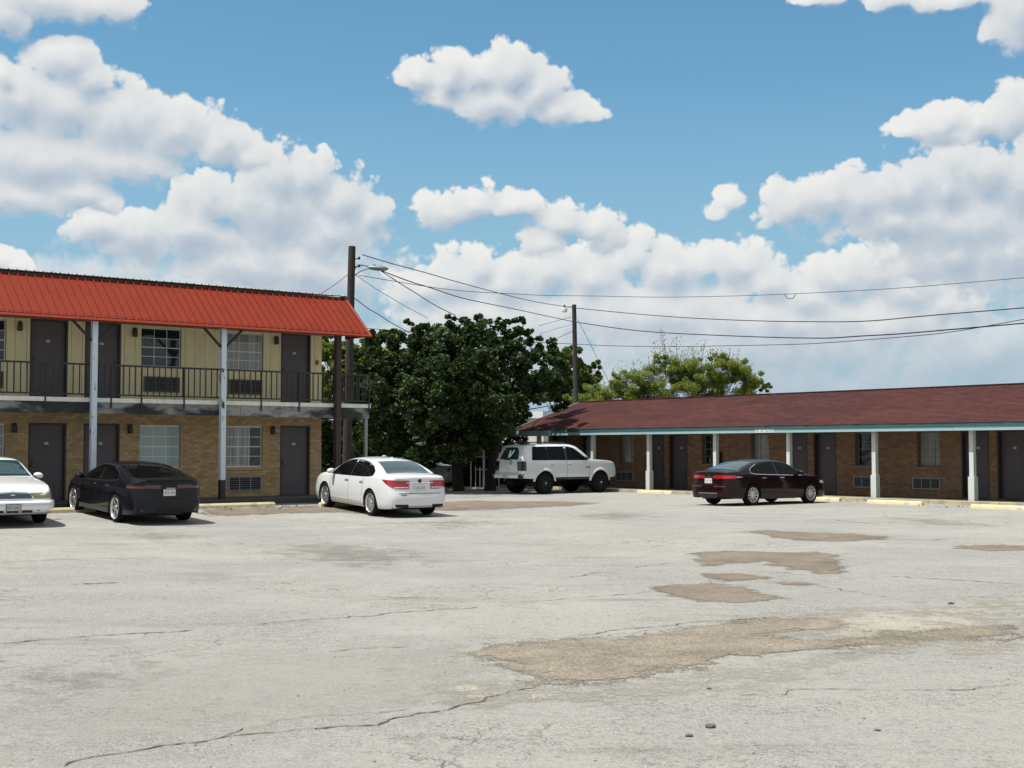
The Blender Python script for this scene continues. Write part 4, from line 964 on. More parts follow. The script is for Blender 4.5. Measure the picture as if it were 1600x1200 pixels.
    def plate(s, end, z, tilt=0.0, y=0.0, chars=7, frame=True):
        x = s.sx(0 if end == 'r' else s.Ln, z); sg = -1 if end == 'r' else 1; xo = x + sg * .012
        o = MB().bevbox(min(xo, xo + sg * .014), max(xo, xo + sg * .014), y - .165, y + .165, z - .085, z + .085, .004).build('licence_plate_frame', M_TRIM if frame else M_CHROME, s.root)
        xf = xo + sg * .014; pl = MB().box(min(xf, xf + sg * .004), max(xf, xf + sg * .004), y - .15, y + .15, z - .074, z + .074).build('licence_plate', M_LPLATE, o)
    def decal(s, end, y, z, w, h, name, m, parent=None, off=.012, bits=1):
        sg = -1 if end == 'r' else 1; mb = MB(); x = s.sx(0 if end == 'r' else s.Ln, z) + sg * off
        for i in range(bits):
            a = y - w / 2 + w * i / bits; b = a + w / bits * .7; mb.box(min(x, x + sg * .003), max(x, x + sg * .003), a, b, z - h / 2, z + h / 2)
        return mb.build(name, m, parent or s.root)
    def glazing(s, wins, belt, roofline, sd, m, border=.022):
        """dark surround plus one pane per window; wins are (x0, x1) stretches"""
        x0 = min(w[0] for w in wins); x1 = max(w[1] for w in wins)
        f0 = belt; f1 = lambda x: max(roofline(x), belt(x) + .004)
        s.side_panel(x0 - border, x1 + border, lambda x: f0(min(max(x, x0), x1)) - border, lambda x: max(f1(min(max(x, x0), x1)) + border, f0(x) + .002), sd, 'window_surround', s.sp.get('surround', M_TRIM), off=.003, nx=40, cut=False)
        for a, b in wins: s.side_panel(a, b, f0, f1, sd, 'side_window', m, off=.007, nx=24, cut=False)

def place(car_root, rear_xy, heading, wb_ax):
    """set a car down with its axles on the lot; rear_xy is where the middle of the rear axle stands"""
    h = Vector((math.cos(heading), math.sin(heading), 0)); a = Vector((rear_xy[0], rear_xy[1], 0)); b = a + h * (wb_ax[1] - wb_ax[0])
    za, zb = float(zg(a.x, a.y)), float(zg(b.x, b.y)); pitch = math.atan2(zb - za, wb_ax[1] - wb_ax[0]); o = a - h * wb_ax[0]
    car_root.location = (o.x, o.y, za - math.tan(pitch) * wb_ax[0]); car_root.rotation_euler = (0, -pitch, heading)
def axle_mid(px, py, heading, half_track, side):
    """middle of the rear axle, from the ground point under the visible rear tyre"""
    p = ground_pt(px, py); left = Vector((-math.sin(heading), math.cos(heading), 0)); return p - left * (half_track * side)

W_SEDAN = [(0,.50),(.02,.66),(.05,.76),(.10,.845),(.18,.905),(.32,.95),(.6,.98),(1.1,1.0)]
def w_sedan(L, nose=((.9,1.0),(.55,.97),(.32,.925),(.18,.87),(.09,.78),(.04,.67),(0,.48))): return W_SEDAN + [(L - a, b) for a, b in nose]

# ---- white sedan, seen from its left rear
def white_sedan():
    L_ = 5.0
    sp = dict(L=L_, W=1.86, ax=(1.13, 3.967), rw=.345, ra=.395, k=.50,
        top=[(0,1.06),(.06,1.115),(.16,1.135),(.42,1.150),(.66,1.165),(1.05,1.315),(1.45,1.435),(1.95,1.492),(2.35,1.503),(2.75,1.485),(3.05,1.43),(3.4,1.27),(3.78,1.085),(4.15,1.03),(4.6,.95),(4.85,.85),(5.0,.66)],
        sh=[(0,.93),(.1,1.00),(.5,1.035),(1.3,1.02),(2.2,.985),(3.0,.965),(3.8,.935),(4.4,.87),(4.8,.76),(5.0,.58)],
        sill=[(0,.30),(.2,.255),(.7,.225),(1.6,.215),(3.4,.205),(4.4,.20),(5.0,.24)], w=w_sedan(L_),
        tail=([0,.2,.45,.60,.66,.72,.95,1.12,1.6],[.05,.02,0,.005,.03,.06,.085,.04,.05]), nose=([.2,.5,.7,1],[.03,0,.03,.1]),
        surround=M_TRIM)
    T = empty('white_sedan'); tag(T, 'white sedan parked nose in, seen from its left rear, with red wrap tail lamps', 'car', 'cars parked at the motel')
    P = paint('white_car_paint', (.62, .63, .63)); c = Car(sp); c.shell(T, P)
    belt = curve([(1.0,1.10),(1.25,1.045),(1.6,1.025),(2.4,1.003),(3.3,.985),(3.75,.99)]); rl = curve([(1.04,1.13),(1.12,1.20),(1.32,1.30),(1.7,1.385),(2.2,1.425),(2.6,1.415),(2.95,1.36),(3.3,1.21),(3.62,1.00)])
    for sd in (1, -1):
        c.glazing([(1.08, 1.50), (1.525, 2.36), (2.42, 3.60)], belt, rl, sd, M_TINT, border=.014)
        for (a, b, hx) in ((1.56, 2.43, 1.68), (2.445, 3.56, 2.58)):
            d = c.side_panel(a, b, lambda x: .33, lambda x: min(belt(x) - .028, c.sh(x) - .004), sd, 'door', P, off=.004, nx=18)
            c.handle(hx, .885, sd, P, d)
        g = MB()
        for pts in ([(2.437,.33),(2.437,.98)],[(3.565,.36),(3.60,.94)],[(1.70,.33),(1.63,.5),(1.57,.75),(1.55,.98)],[(1.70,.325),(3.565,.325)]): c.line(pts, .011, sd, g)
        g.build('door_gap', M_SEAM, T)
        c.side_panel(1.62, 3.46, .255, .292, sd, 'sill_trim', M_CHROME, off=.012, nx=12, nz=3)
        c.mirror(3.42, 1.0, sd, P)
        c.wrap_panel('r', sd, -.50, .30, lambda p: .775 + .215 * min(1, max(0, (-.02 - p) / .48)) ** .9, lambda p: 1.0 - .06 * max(0, p + .1), 'tail_light', M_TAIL, off=.010, n=24)
        c.wrap_panel('r', sd, -.06, .25, .800, .828, 'reverse_strip', M_WLENS, off=.014, n=12, nz=2)
        c.wrap_panel('r', sd, -.06, .20, .30, .375, 'exhaust_tip', M_UNDER, off=.010, n=10, nz=3)
        c.wrap_panel('f', sd, -.5, .4, lambda p: .66, lambda p: .76 + .05 * min(1, -min(p, 0)), 'headlight', M_WLENS, off=.008, n=14)
    c.top_panel(.62, 1.42, .80, .80, 'rear_window', M_TEALG, n=12, bow=.06)
    c.top_panel(3.02, 3.74, .88, .93, 'windshield', M_TINT, n=12, bow=-.06)
    c.wrap_panel('r', 1, .12, 1, .925, .955, 'chrome_garnish', M_CHROME, off=.012, n=12, nz=2, both=True)
    c.wrap_panel('r', 1, -.02, 1, .655, .667, 'bumper_gap', M_SEAM, off=.006, n=14, nz=2, both=True)
    c.wrap_panel('r', 1, .10, 1, .318, .335, 'bumper_lip', M_SEAM, off=.004, n=14, nz=2, both=True)
    x = c.sx(0, .985); MB().lathe([(0, 0), (.05, 0), (.058, -.012), (.05, -.018), (0, -.018)], 18, Matrix.Translation((x - .012, 0, .985)) @ Matrix.Rotation(R(-90), 4, 'Y')).build('badge', M_TRIM, T, smooth=True, angle=40)
    c.plate('r', .80, frame=False); plate_marks(c, 'r', .80)
    c.decal('r', .52, 1.00, .17, .02, 'trunk_lettering', M_STEEL, bits=7); c.decal('r', .50, .615, .16, .03, 'bumper_sticker', M_SLOT, bits=3)
    fin = MB().add([(1.62,-.02,1.455),(1.62,.02,1.455),(1.82,0,1.475),(1.66,0,1.535)], [(0,2,3),(2,1,3),(1,0,3),(0,1,2)]); fin.build('roof_fin', P, T)
    for i, x in enumerate(sp['ax']):
        for sd in (1, -1): c.wheel(x, sd, .252, 9, M_RIM)
    c.underbody(); hd = R(90 + 32.5); place(T, axle_mid(583, 805.8, hd, .80, 1), hd, sp['ax'])

PLATE_ROWS = {}
def plate_marks(c, end, z, y=0.0):
    """the dark characters of a plate, too small in the photograph to read: strokes only"""
    sg = -1 if end == 'r' else 1; x = c.sx(0 if end == 'r' else c.Ln, z) + sg * .031; mb = MB()
    for i in range(7):
        a = y - .125 + i * .036
        if i == 3: continue
        mb.box(min(x, x + sg * .001), max(x, x + sg * .001), a, a + .008, z - .034, z + .030); mb.box(min(x, x + sg * .001), max(x, x + sg * .001), a + .010, a + .024, z + (.022 if i % 2 else -.004), z + (.030 if i % 2 else .004))
    mb.build('plate_marks', M_INK, c.root, kind='stuff')

# ---- black fastback sedan
def black_sedan():
    L_ = 4.83
    sp = dict(L=L_, W=1.87, ax=(1.10, 4.005), rw=.340, ra=.385, k=.52,
        top=[(0,1.02),(.05,1.065),(.14,1.07),(.4,1.095),(.8,1.195),(1.3,1.315),(1.8,1.38),(2.2,1.395),(2.6,1.372),(2.95,1.30),(3.3,1.14),(3.6,1.015),(4.0,.96),(4.5,.87),(4.72,.77),(4.83,.6)],
        sh=[(0,.92),(.1,.98),(.5,1.0),(1.2,.985),(2.0,.93),(2.8,.905),(3.6,.875),(4.2,.82),(4.65,.7),(4.83,.52)],
        sill=[(0,.30),(.2,.25),(.7,.22),(1.6,.20),(3.4,.19),(4.3,.19),(4.83,.21)], w=w_sedan(L_),
        prof=([0,.08,.3,.5,.68,.8,1],[.95,.965,.975,.985,1.0,.995,.955]),
        tail=([0,.2,.45,.62,.72,.95,1.06,1.5],[.07,.03,0,.01,.05,.10,.03,.02]), nose=([.2,.5,.7,1],[.03,0,.04,.12]))
    T = empty('black_sedan'); tag(T, 'glossy black fastback sedan parked nose in between the porch posts, seen from its left rear', 'car', 'cars parked at the motel')
    P = paint('black_car_paint', (.003, .004, .007), rough=.35, coat=.5, spec=.1); c = Car(sp); c.shell(T, P)
    belt = curve([(.9,1.06),(1.3,1.00),(1.8,.965),(2.6,.94),(3.5,.915)]); rl = curve([(.98,1.065),(1.15,1.14),(1.5,1.235),(2.0,1.30),(2.4,1.30),(2.75,1.25),(3.05,1.13),(3.42,.93)])
    for sd in (1, -1):
        c.glazing([(1.06, 1.36), (1.385, 2.24), (2.30, 3.36)], belt, rl, sd, M_TINT)
        for (a, b, hx) in ((1.52, 2.33, 1.62), (2.345, 3.45, 2.46)):
            d = c.side_panel(a, b, lambda x: .33, lambda x: min(belt(x) - .03, c.sh(x) - .004), sd, 'door', P, off=.004, nx=18); c.handle(hx, .84, sd, M_CHROME, d)
        g = MB()
        for pts in ([(2.337,.33),(2.337,.93)],[(3.455,.36),(3.46,.88)],[(1.64,.33),(1.56,.55),(1.51,.9)]): c.line(pts, .010, sd, g)
        g.build('door_gap', M_UNDER, T)
        c.side_panel(1.55, 3.55, .20, .30, sd, 'side_skirt', mat('grey_skirt', (.045, .047, .045), .5), off=.014, nx=12, nz=3)
        v = MB(); c.line([(3.53,.40),(3.50,.62),(3.62,.64),(3.60,.42),(3.53,.40)], .022, sd, v, .010); v.build('fender_vent', M_STEEL, T)
        c.mirror(3.30, .92, sd, P)
        c.wrap_panel('r', sd, -.42, .55, lambda p: .865 - .02 * max(p, 0), lambda p: .915 + .035 * max(p, 0), 'tail_light', M_TAILD, off=.008, n=20, nz=3)
        c.wrap_panel('r', sd, -.02, .42, .915, .955, 'lamp_strip', M_SMOKE, off=.010, n=10, nz=3)
        for q in (.62, .50):
            yy = sd * q; MB().lathe([(.045, 0), (.052, -.004), (.052, .06), (.044, .06), (.044, .01)], 14, Matrix.Translation((c.sx(.06, .36) - .02, yy, .37)) @ Matrix.Rotation(R(90), 4, 'Y')).build('exhaust_tip', M_STEEL, T, smooth=True, angle=40)
        c.wrap_panel('f', sd, -.4, .45, .62, .70, 'headlight', M_WLENS, off=.008, n=12)
    c.top_panel(.42, 1.55, .80, .84, 'rear_window', M_TINT, n=14, bow=.05); c.top_panel(2.75, 3.52, .90, .94, 'windshield', M_TINT, n=12, bow=-.06)
    c.wrap_panel('r', 1, .0, 1, .62, .632, 'bumper_gap', M_UNDER, off=.006, n=14, nz=2, both=True)
    c.wrap_panel('r', 1, -.15, 1, 1.045, 1.068, 'spoiler_lip', P, off=.035, n=16, nz=3, both=True)
    c.wrap_panel('r', 1, .30, 1, .27, .40, 'diffuser', M_UNDER, off=.012, n=10, nz=3, both=True)
    c.decal('r', 0, .865, .30, .012, 'trunk_garnish', M_CHROME, bits=1); c.plate('r', .765); plate_marks(c, 'r', .765)
    for x in sp['ax']:
        for sd in (1, -1): c.wheel(x, sd, .262, 5, M_RIM)
    c.underbody(); hd = R(90 + 37); place(T, axle_mid(185.5, 815.8, hd, .80, 1), hd, sp['ax'])

# ---- dark red sedan by the long wing
def red_sedan():
    L_ = 4.96
    sp = dict(L=L_, W=1.835, ax=(1.12, 3.94), rw=.335, ra=.382, k=.52,
        top=[(0,1.03),(.05,1.085),(.14,1.10),(.40,1.125),(.62,1.15),(1.0,1.275),(1.45,1.395),(1.95,1.452),(2.3,1.46),(2.7,1.44),(3.0,1.38),(3.4,1.19),(3.72,1.05),(4.1,.99),(4.6,.90),(4.84,.79),(4.96,.62)],
        sh=[(0,.91),(.1,.975),(.5,1.01),(1.3,.995),(2.2,.965),(3.0,.94),(3.7,.91),(4.3,.85),(4.75,.73),(4.96,.55)],
        sill=[(0,.30),(.2,.25),(.7,.22),(1.6,.20),(3.4,.195),(4.3,.195),(4.96,.22)], w=w_sedan(L_),
        tail=([0,.2,.45,.60,.72,.95,1.09,1.6],[.06,.02,0,.01,.05,.08,.03,.04]), nose=([.2,.5,.7,1],[.02,0,.04,.12]), surround=M_TRIM)
    T = empty('dark_red_sedan'); tag(T, 'very dark red sedan parked nose in at the long wing, seen from its right rear', 'car', 'cars parked at the motel')
    P = paint('dark_red_car_paint', (.008, .0006, .0014), rough=.35, coat=.5, spec=.1); c = Car(sp); c.shell(T, P)
    belt = curve([(1.0,1.06),(1.3,1.015),(1.7,1.0),(2.4,.98),(3.3,.955),(3.7,.96)]); rl = curve([(1.03,1.085),(1.15,1.17),(1.4,1.265),(1.8,1.345),(2.25,1.38),(2.6,1.37),(2.95,1.30),(3.3,1.13),(3.55,.97)])
    for sd in (1, -1):
        c.glazing([(1.08, 1.46), (1.485, 2.30), (2.36, 3.52)], belt, rl, sd, M_TINT, border=.014)
        for (a, b, hx) in ((1.54, 2.37, 1.64), (2.385, 3.5, 2.5)):
            d = c.side_panel(a, b, lambda x: .31, lambda x: min(belt(x) - .028, c.sh(x) - .004), sd, 'door', P, off=.004, nx=18); c.handle(hx, .87, sd, M_CHROME, d)
        g = MB()
        for pts in ([(2.377,.31),(2.377,.96)],[(3.505,.34),(3.52,.92)],[(1.66,.31),(1.58,.55),(1.53,.95)]): c.line(pts, .010, sd, g)
        g.build('door_gap', M_UNDER, T)
        ch = MB(); c.line([(x_, belt(x_) - .022) for x_ in np.linspace(1.05, 3.5, 16)], .016, sd, ch, .010); c.line([(1.05, belt(1.05) - .02), (1.08, 1.15), (1.2, 1.215), (1.45, 1.305)], .016, sd, ch, .010); ch.build('window_chrome', M_CHROME, T)
        c.mirror(3.36, .965, sd, P)
        c.wrap_panel('r', sd, -.36, .55, lambda p: .865 - .0 * p, lambda p: .965 - .02 * max(p, 0), 'tail_light', M_TAIL, off=.010, n=18, nz=4)
        c.wrap_panel('r', sd, -.64, -.37, .895, .922, 'lamp_garnish', M_CHROME, off=.012, n=8, nz=2)
        c.wrap_panel('r', sd, -.05, .45, .60, .63, 'bumper_reflector', M_TAILD, off=.008, n=8, nz=2)
        c.wrap_panel('f', sd, -.5, .4, .66, .75, 'headlight', M_WLENS, off=.008, n=12)
    c.top_panel(.60, 1.40, .82, .84, 'rear_window', M_TEALG, n=12, bow=.06); c.top_panel(2.95, 3.68, .88, .93, 'windshield', M_TINT, n=12, bow=-.06)
    c.wrap_panel('r', 1, .42, 1, .885, .915, 'trunk_garnish', M_CHROME, off=.014, n=12, nz=2, both=True)
    c.wrap_panel('r', 1, .0, 1, .665, .675, 'bumper_gap', M_UNDER, off=.006, n=14, nz=2, both=True)
    c.wrap_panel('r', 1, .12, 1, .395, .408, 'bumper_trim', M_CHROME, off=.010, n=12, nz=2, both=True)
    c.wrap_panel('r', 1, .10, 1, .255, .385, 'lower_valance', M_TRIM, off=.006, n=12, nz=3, both=True)
    x = c.sx(0, .955); MB().lathe([(.028, 0), (.045, 0), (.045, -.012), (.028, -.012)], 16, Matrix.Translation((x - .01, 0, .955)) @ Matrix.Rotation(R(-90), 4, 'Y')).build('badge', M_CHROME, T)
    c.plate('r', .79, frame=False); plate_marks(c, 'r', .79)
    for x in sp['ax']:
        for sd in (1, -1): c.wheel(x, sd, .238, 10, M_RIM, style='single')
    c.underbody(); hd = R(38.5); place(T, axle_mid(1173, 790, hd, .79, -1), hd, sp['ax'])

# ---- lifted white truck-based wagon
def white_suv():
    L_ = 5.08; LIFT = .16
    z = lambda q: [(a, b + LIFT) for a, b in q]
    sp = dict(L=L_, W=2.0, ax=(1.16, 4.106), rw=.425, ra=.50, k=.27,
        top=z([(0,1.66),(.03,1.74),(.10,1.79),(.3,1.815),(.8,1.84),(1.8,1.85),(2.6,1.845),(2.9,1.80),(3.2,1.62),(3.55,1.34),(3.75,1.235),(4.2,1.205),(4.7,1.165),(4.93,1.125),(5.04,1.06),(5.08,.96)]),
        sh=z([(0,1.17),(1.0,1.17),(2.5,1.165),(3.4,1.155),(4.2,1.13),(4.8,1.075),(5.08,.90)]),
        sill=z([(0,.52),(.3,.46),(1.0,.44),(2.5,.42),(4.0,.42),(4.7,.46),(5.08,.50)]),
        w=[(0,.66),(.02,.80),(.05,.88),(.10,.925),(.2,.96),(.5,.985),(1.0,1.0),(4.0,1.0),(4.5,.985),(4.85,.965),(4.98,.935),(5.05,.88),(5.08,.78)],
        prof=([0,.1,.3,.6,.85,1],[.96,.98,1.0,1.0,.985,.965]),
        tail=([0,.62,.78,.80,1.0,1.33,1.6,2.0],[0,0,0,.06,.065,.085,.20,.33]), tf=1.1, nose=([.4,.75,1,1.35],[.02,0,.0,.04]))
    T = empty('lifted_suv'); tag(T, 'lifted white four door truck-based wagon with black wheels, parked by the long wing', 'suv', 'cars parked at the motel')
    P = paint('white_truck_paint', (.60, .62, .63)); c = Car(sp); c.shell(T, P)
    bt = 1.195 + LIFT; belt = curve([(.4,bt),(3.6,bt - .01)]); rl = curve([(.4,1.70 + LIFT),(2.4,1.715 + LIFT),(2.72,1.66 + LIFT),(3.0,1.50 + LIFT),(3.42,bt + .01)])
    for sd in (1, -1):
        c.glazing([(.48, 1.32), (1.345, 2.24), (2.36, 3.40)], belt, rl, sd, M_TINT, border=.016)
        for (a, b, hx) in ((1.40, 2.30, 1.52), (2.315, 3.50, 2.46)):
            d = c.side_panel(a, b, .66, lambda x: bt - .03, sd, 'door', P, off=.004, nx=18, nz=7); c.handle(hx, 1.02 + LIFT, sd, P, d)
        g = MB()
        for pts in ([(2.307,.64),(2.307,bt)],[(3.505,.64),(3.50,bt - .02)],[(1.70,.64),(1.66,.80)],[(1.70,.64),(3.5,.64)]): c.line(pts, .010, sd, g)
        g.build('door_gap', M_SEAM, T)
        for a in sp['ax']:                # flared arch mouldings
            fl = []
            for t in np.linspace(-.12, math.pi + .12, 26):
                row = []
                for rr, o in ((c.ra - .004, .0), (c.ra + .002, .030), (c.ra + .05, .034), (c.ra + .085, .022), (c.ra + .10, .0)):
                    x = a + rr * math.cos(t); zz = min(max(c.rw + rr * math.sin(t), .5), c.sh(min(max(x, 0), L_)) - .03); p = Vector(c.side(min(max(x, .05), L_ - .06), zz, sd)); row.append(p + Vector((0, sd * o, 0)))
                fl.append(row)
            f = MB().grid(np.array([[tuple(q) for q in r_] for r_ in fl])).build('wheel_flare', P, T, smooth=True)
            if sd > 0: f.data.flip_normals()
        c.side_panel(1.72, 3.52, lambda x: .585, .66, sd, 'rocker_panel', M_TRIM, off=.010, nx=10, nz=3)
        c.mirror(3.28, bt + .01, sd, M_TRIM)
        c.wrap_panel('r', sd, -.17, .12, .93, 1.30, 'tail_light', M_SMOKE, off=.012, n=10, nz=6)
        for q in (.99, 1.11, 1.23): c.wrap_panel('r', sd, -.12, .08, q - .03, q + .03, 'lamp_segment', M_SMOKED, off=.017, n=6, nz=2)
        bg = MB(); 
        for i in range(3): c.line([(3.30 + i * .075, .885 + LIFT), (3.355 + i * .075, .885 + LIFT)], .055, sd, bg, .010)
        bg.build('door_badge', M_SLOT, T)
        rk = MB().tube([(.55, sd * .62, 1.99), (.62, sd * .62, 2.055), (1.4, sd * .62, 2.065), (2.4, sd * .62, 2.055), (2.55, sd * .62, 1.985)], .017, 6); rk.build('roof_rail', M_TRIM, T)
        c.wrap_panel('f', sd, -.2, .5, .98, 1.13, 'headlight', M_WLENS, off=.010, n=10)
    for x in (.95, 1.6, 2.25): MB().box(x - .03, x + .03, -.62, .62, 2.035, 2.06).build('roof_bar', M_TRIM, T)
    MB().bevbox(.52, .80, -.50, .50, 1.995, 2.045, .015).build('roof_deflector', M_TRIM, T)
    # tailgate glass: follows the sloping rear face
    rg = c.wrap_panel('r', 1, .07, 1, lambda p: 1.375, lambda p: 1.86 - .02 * (1 - p), 'rear_window', M_TEALG, off=.012, n=16, nz=8, both=True)
    c.wrap_panel('r', 1, .10, 1, .83, 1.345, 'tailgate', P, off=.006, n=14, nz=6, both=True)
    c.top_panel(2.86, 3.56, .93, .95, 'windshield', M_TINT, n=12, bow=-.05)
    c.wrap_panel('r', 1, -.30, 1, .635, .80, 'rear_bumper', P, off=.10, n=18, nz=5, both=True)
    c.wrap_panel('r', 1, -.10, -.02, .64, .79, 'bumper_end', M_TRIM, off=.104, n=4, nz=3)
    c.wrap_panel('r', -1, -.10, -.02, .64, .79, 'bumper_end', M_TRIM, off=.104, n=4, nz=3)
    # plate in the bumper, badge, wiper, ring sticker and the pale two-lobed window decal
    xb = c.sx(0, .71) - .118; pf = MB().box(xb - .012, xb, -.16, .16, .645, .785).build('licence_plate', M_LPLATE, T); pm = MB()
    for i in range(5): pm.box(xb - .0145, xb - .0125, -.10 + i * .042, -.075 + i * .042, .69, .745)
    pm.build('plate_marks', M_INK, T, kind='stuff')
    c.decal('r', 0, .90, .09, .035, 'tailgate_badge', M_STEEL, off=.02, bits=2); c.decal('r', 0, 1.00, .05, .03, 'tailgate_latch', M_SLOT, off=.016); c.decal('r', -.52, .90, .18, .03, 'tailgate_lettering', M_STEEL, off=.016, bits=5)
    def on_glass(pts, name, m, zoff=.02):
        mb = MB(); vs = []
        for y, zz in pts: w = c.sx(0, zz); vs.append((w - zoff, y, zz))
        n = len(vs); vs += [(x - .003, y, q) for x, y, q in vs]; mb.add(vs, [tuple(range(n)), tuple(range(n, 2 * n))[::-1]] + [(i, (i+1) % n, n + (i+1) % n, n + i) for i in range(n)]); return mb.build(name, m, T)
    MW = mat('white_decal', (.80, .80, .80), .6)
    on_glass([(-.02,1.43),(.07,1.46),(.10,1.60),(.085,1.72),(.03,1.755),(-.015,1.70),(-.02,1.58)], 'window_decal', MW); on_glass([(-.025,1.43),(-.03,1.56),(-.09,1.66),(-.18,1.76),(-.23,1.74),(-.20,1.66),(-.10,1.53)], 'window_decal', MW)
    on_glass([(.24,1.385),(-.10,1.375),(-.10,1.352),(.24,1.355)], 'rear_wiper', M_TRIM, .035); on_glass([(.16,1.415),(-.03,1.41),(-.03,1.385),(.16,1.385)], 'wiper_pad', M_STEEL, .045)
    ri = MB(); ys, zs_ = -.15, 1.265
    for i in range(14):
        a, b2 = 2 * math.pi * i / 16 + .9, 2 * math.pi * (i + 1) / 16 + .9
        ri.add([(c.sx(0, zs_) - .018, ys + math.cos(q) * r_, zs_ + math.sin(q) * r_) for q in (a, b2) for r_ in (.062, .09)], [(0, 1, 3, 2)])
    ri.build('tailgate_sticker', M_SLOT, T)
    for x in sp['ax']:
        for sd in (1, -1): c.wheel(x, sd, .255, 8, M_RIMB, tw=.31, wide=.03, style='single')
    for x in sp['ax']:
        for sd in (1, -1): MB().lathe([(0, .03), (.03, .03), (.04, .01), (.04, -.02)], 10, Matrix.Translation((x, sd * (c.hw + .025), c.rw)) @ Matrix.Rotation(R(-90 * sd), 4, 'X')).build('hub_cap', M_CHROME, T)
    c.underbody(); MB().tube([(.02, 0, .52), (.30, 0, .52)], .03, 8).build('tow_hitch', M_UNDER, T)
    MB().box(.4, 4.7, -.5, -.4, .50, .60).box(.4, 4.7, .4, .5, .50, .60).build('chassis_rail', M_UNDER, T)
    hd = R(38.3); place(T, axle_mid(850.6, 771.9, hd, .93, -1), hd, sp['ax'])

# ---- white older sedan facing the camera at the left edge
def old_sedan():
    L_ = 5.38
    sp = dict(L=L_, W=1.98, ax=(1.35, 4.26), rw=.335, ra=.385, k=.44,
        top=[(0,.98),(.06,1.03),(.5,1.06),(1.1,1.08),(1.5,1.26),(1.85,1.42),(2.3,1.455),(2.8,1.45),(3.05,1.40),(3.35,1.24),(3.72,1.055),(4.1,1.02),(4.7,.965),(5.1,.90),(5.27,.84),(5.38,.73)],
        sh=[(0,.88),(.3,.94),(1.5,.95),(3,.94),(4,.93),(4.7,.885),(5.1,.83),(5.3,.77),(5.38,.68)],
        sill=[(0,.32),(.3,.27),(1.6,.23),(4,.23),(4.9,.25),(5.38,.30)],
        w=[(0,.60),(.03,.75),(.1,.86),(.25,.93),(.6,.98),(1.2,1.0),(4.3,1.0),(4.8,.975),(5.1,.935),(5.24,.885),(5.33,.80),(5.365,.72),(5.38,.62)],
        nose=([.25,.40,.58,.60,.72,.95],[.03,0,0,.05,.06,.12]), nf=.5)
    T = empty('old_white_sedan'); tag(T, 'older white sedan facing the camera at the left edge, with wide chrome grille', 'car', 'cars parked at the motel')
    P = paint('cream_white_car_paint', (.68, .69, .67)); c = Car(sp); c.shell(T, P)
    belt = curve([(1.3,.985),(3.6,.975)]); rl = curve([(1.4,1.04),(1.65,1.24),(2.0,1.34),(2.6,1.36),(2.95,1.30),(3.3,1.13),(3.58,.98)])
    for sd in (1, -1):
        c.glazing([(1.45, 1.95), (1.98, 2.42), (2.48, 3.55)], belt, rl, sd, M_TEALG)
        for (a, b, hx) in ((1.80, 2.44, 1.9), (2.455, 3.62, 2.6)):
            d = c.side_panel(a, b, .31, lambda x: .91, sd, 'door', P, off=.004, nx=14); c.handle(hx, .83, sd, P, d)
        m = c.mirror(3.42, .985, sd, P)
        c.wrap_panel('f', sd, -.16, .21, .645, .775, 'headlight', mat('yellowed_lens', (.22, .23, .12), .25, coat=.15), off=.010, n=14, nz=5)
        c.wrap_panel('f', sd, -.30, -.17, .645, .765, 'corner_marker', mat('clear_lens', (.40, .42, .41), .15, coat=.6), off=.009, n=6, nz=4)
        c.wrap_panel('f', sd, .02, .10, .375, .455, 'fog_recess', M_SLOT, off=.008, n=4, nz=3)
    gr = c.wrap_panel('f', 1, .24, 1, lambda p: .625, lambda p: .795 + .03 * (p - .37), 'grille', M_CHROME, off=.012, n=14, nz=4, both=True)
    c.wrap_panel('f', 1, .28, 1, .648, lambda p: .765 + .025 * (p - .37), 'grille_mesh', mat('grille_slate', (.045, .06, .08), .35, metallic=.4), off=.018, n=14, nz=3, both=True)
    for q in (.672, .695, .718, .741, .764): c.wrap_panel('f', 1, .29, 1, q - .003, q + .004, 'grille_bar', mat('grille_bar_steel', (.20, .24, .27), .3, metallic=.7), off=.022, n=12, nz=2, both=True)
    bx = c.sx(L_, .73) + .024; MB().bevbox(bx, bx + .01, -.05, .05, .715, .745, .008).build('badge', M_CHROME, T)
    c.wrap_panel('f', 1, -.45, 1, .40, .60, 'front_bumper', P, off=.055, n=22, nz=6, both=True)
    c.wrap_panel('f', 1, -.40, 1, .50, .515, 'bumper_strip', mat('bumper_grey', (.45, .46, .45), .5), off=.060, n=20, nz=2, both=True)
    for q0, q1 in ((.30, .48), (.50, .66), (.80, .98)):
        for sd in (1, -1): c.wrap_panel('f', sd, q0, q1, .335, .385, 'air_intake', M_SLOT, off=.030, n=6, nz=3)
    c.wrap_panel('f', 1, -.2, 1, .30, .335, 'air_dam', mat('dam_grey', (.25, .25, .25), .6), off=.03, n=16, nz=2, both=True)
    xp = c.sx(L_, .45) + .060; pf = MB().bevbox(xp, xp + .014, -.165, .165, .375, .535, .004).build('licence_plate_frame', M_TRIM, T); MB().box(xp + .014, xp + .018, -.15, .15, .388, .522).build('licence_plate', mat('dull_plate', (.36, .38, .38), .5), pf)
    pm = MB()
    for i in range(7):
        if i != 3: a = -.125 + i * .036; pm.box(xp + .018, xp + .019, a, a + .009, .425, .485); pm.box(xp + .018, xp + .019, a + .012, a + .024, .45 + .03 * (i % 2), .458 + .03 * (i % 2))
    pm.build('plate_marks', M_INK, pf, kind='stuff')
    c.top_panel(3.06, 3.70, .90, .94, 'windshield', M_TEALG, n=12, bow=-.08); c.top_panel(1.10, 1.80, .85, .86, 'rear_window', M_TEALG, n=10, bow=.05)
    g = MB(); 
    for sd in (1, -1): g.beam((3.78, sd * .70, 1.062), (3.70, sd * .1, 1.095), .02, .012)
    g.build('wiper', M_TRIM, T)
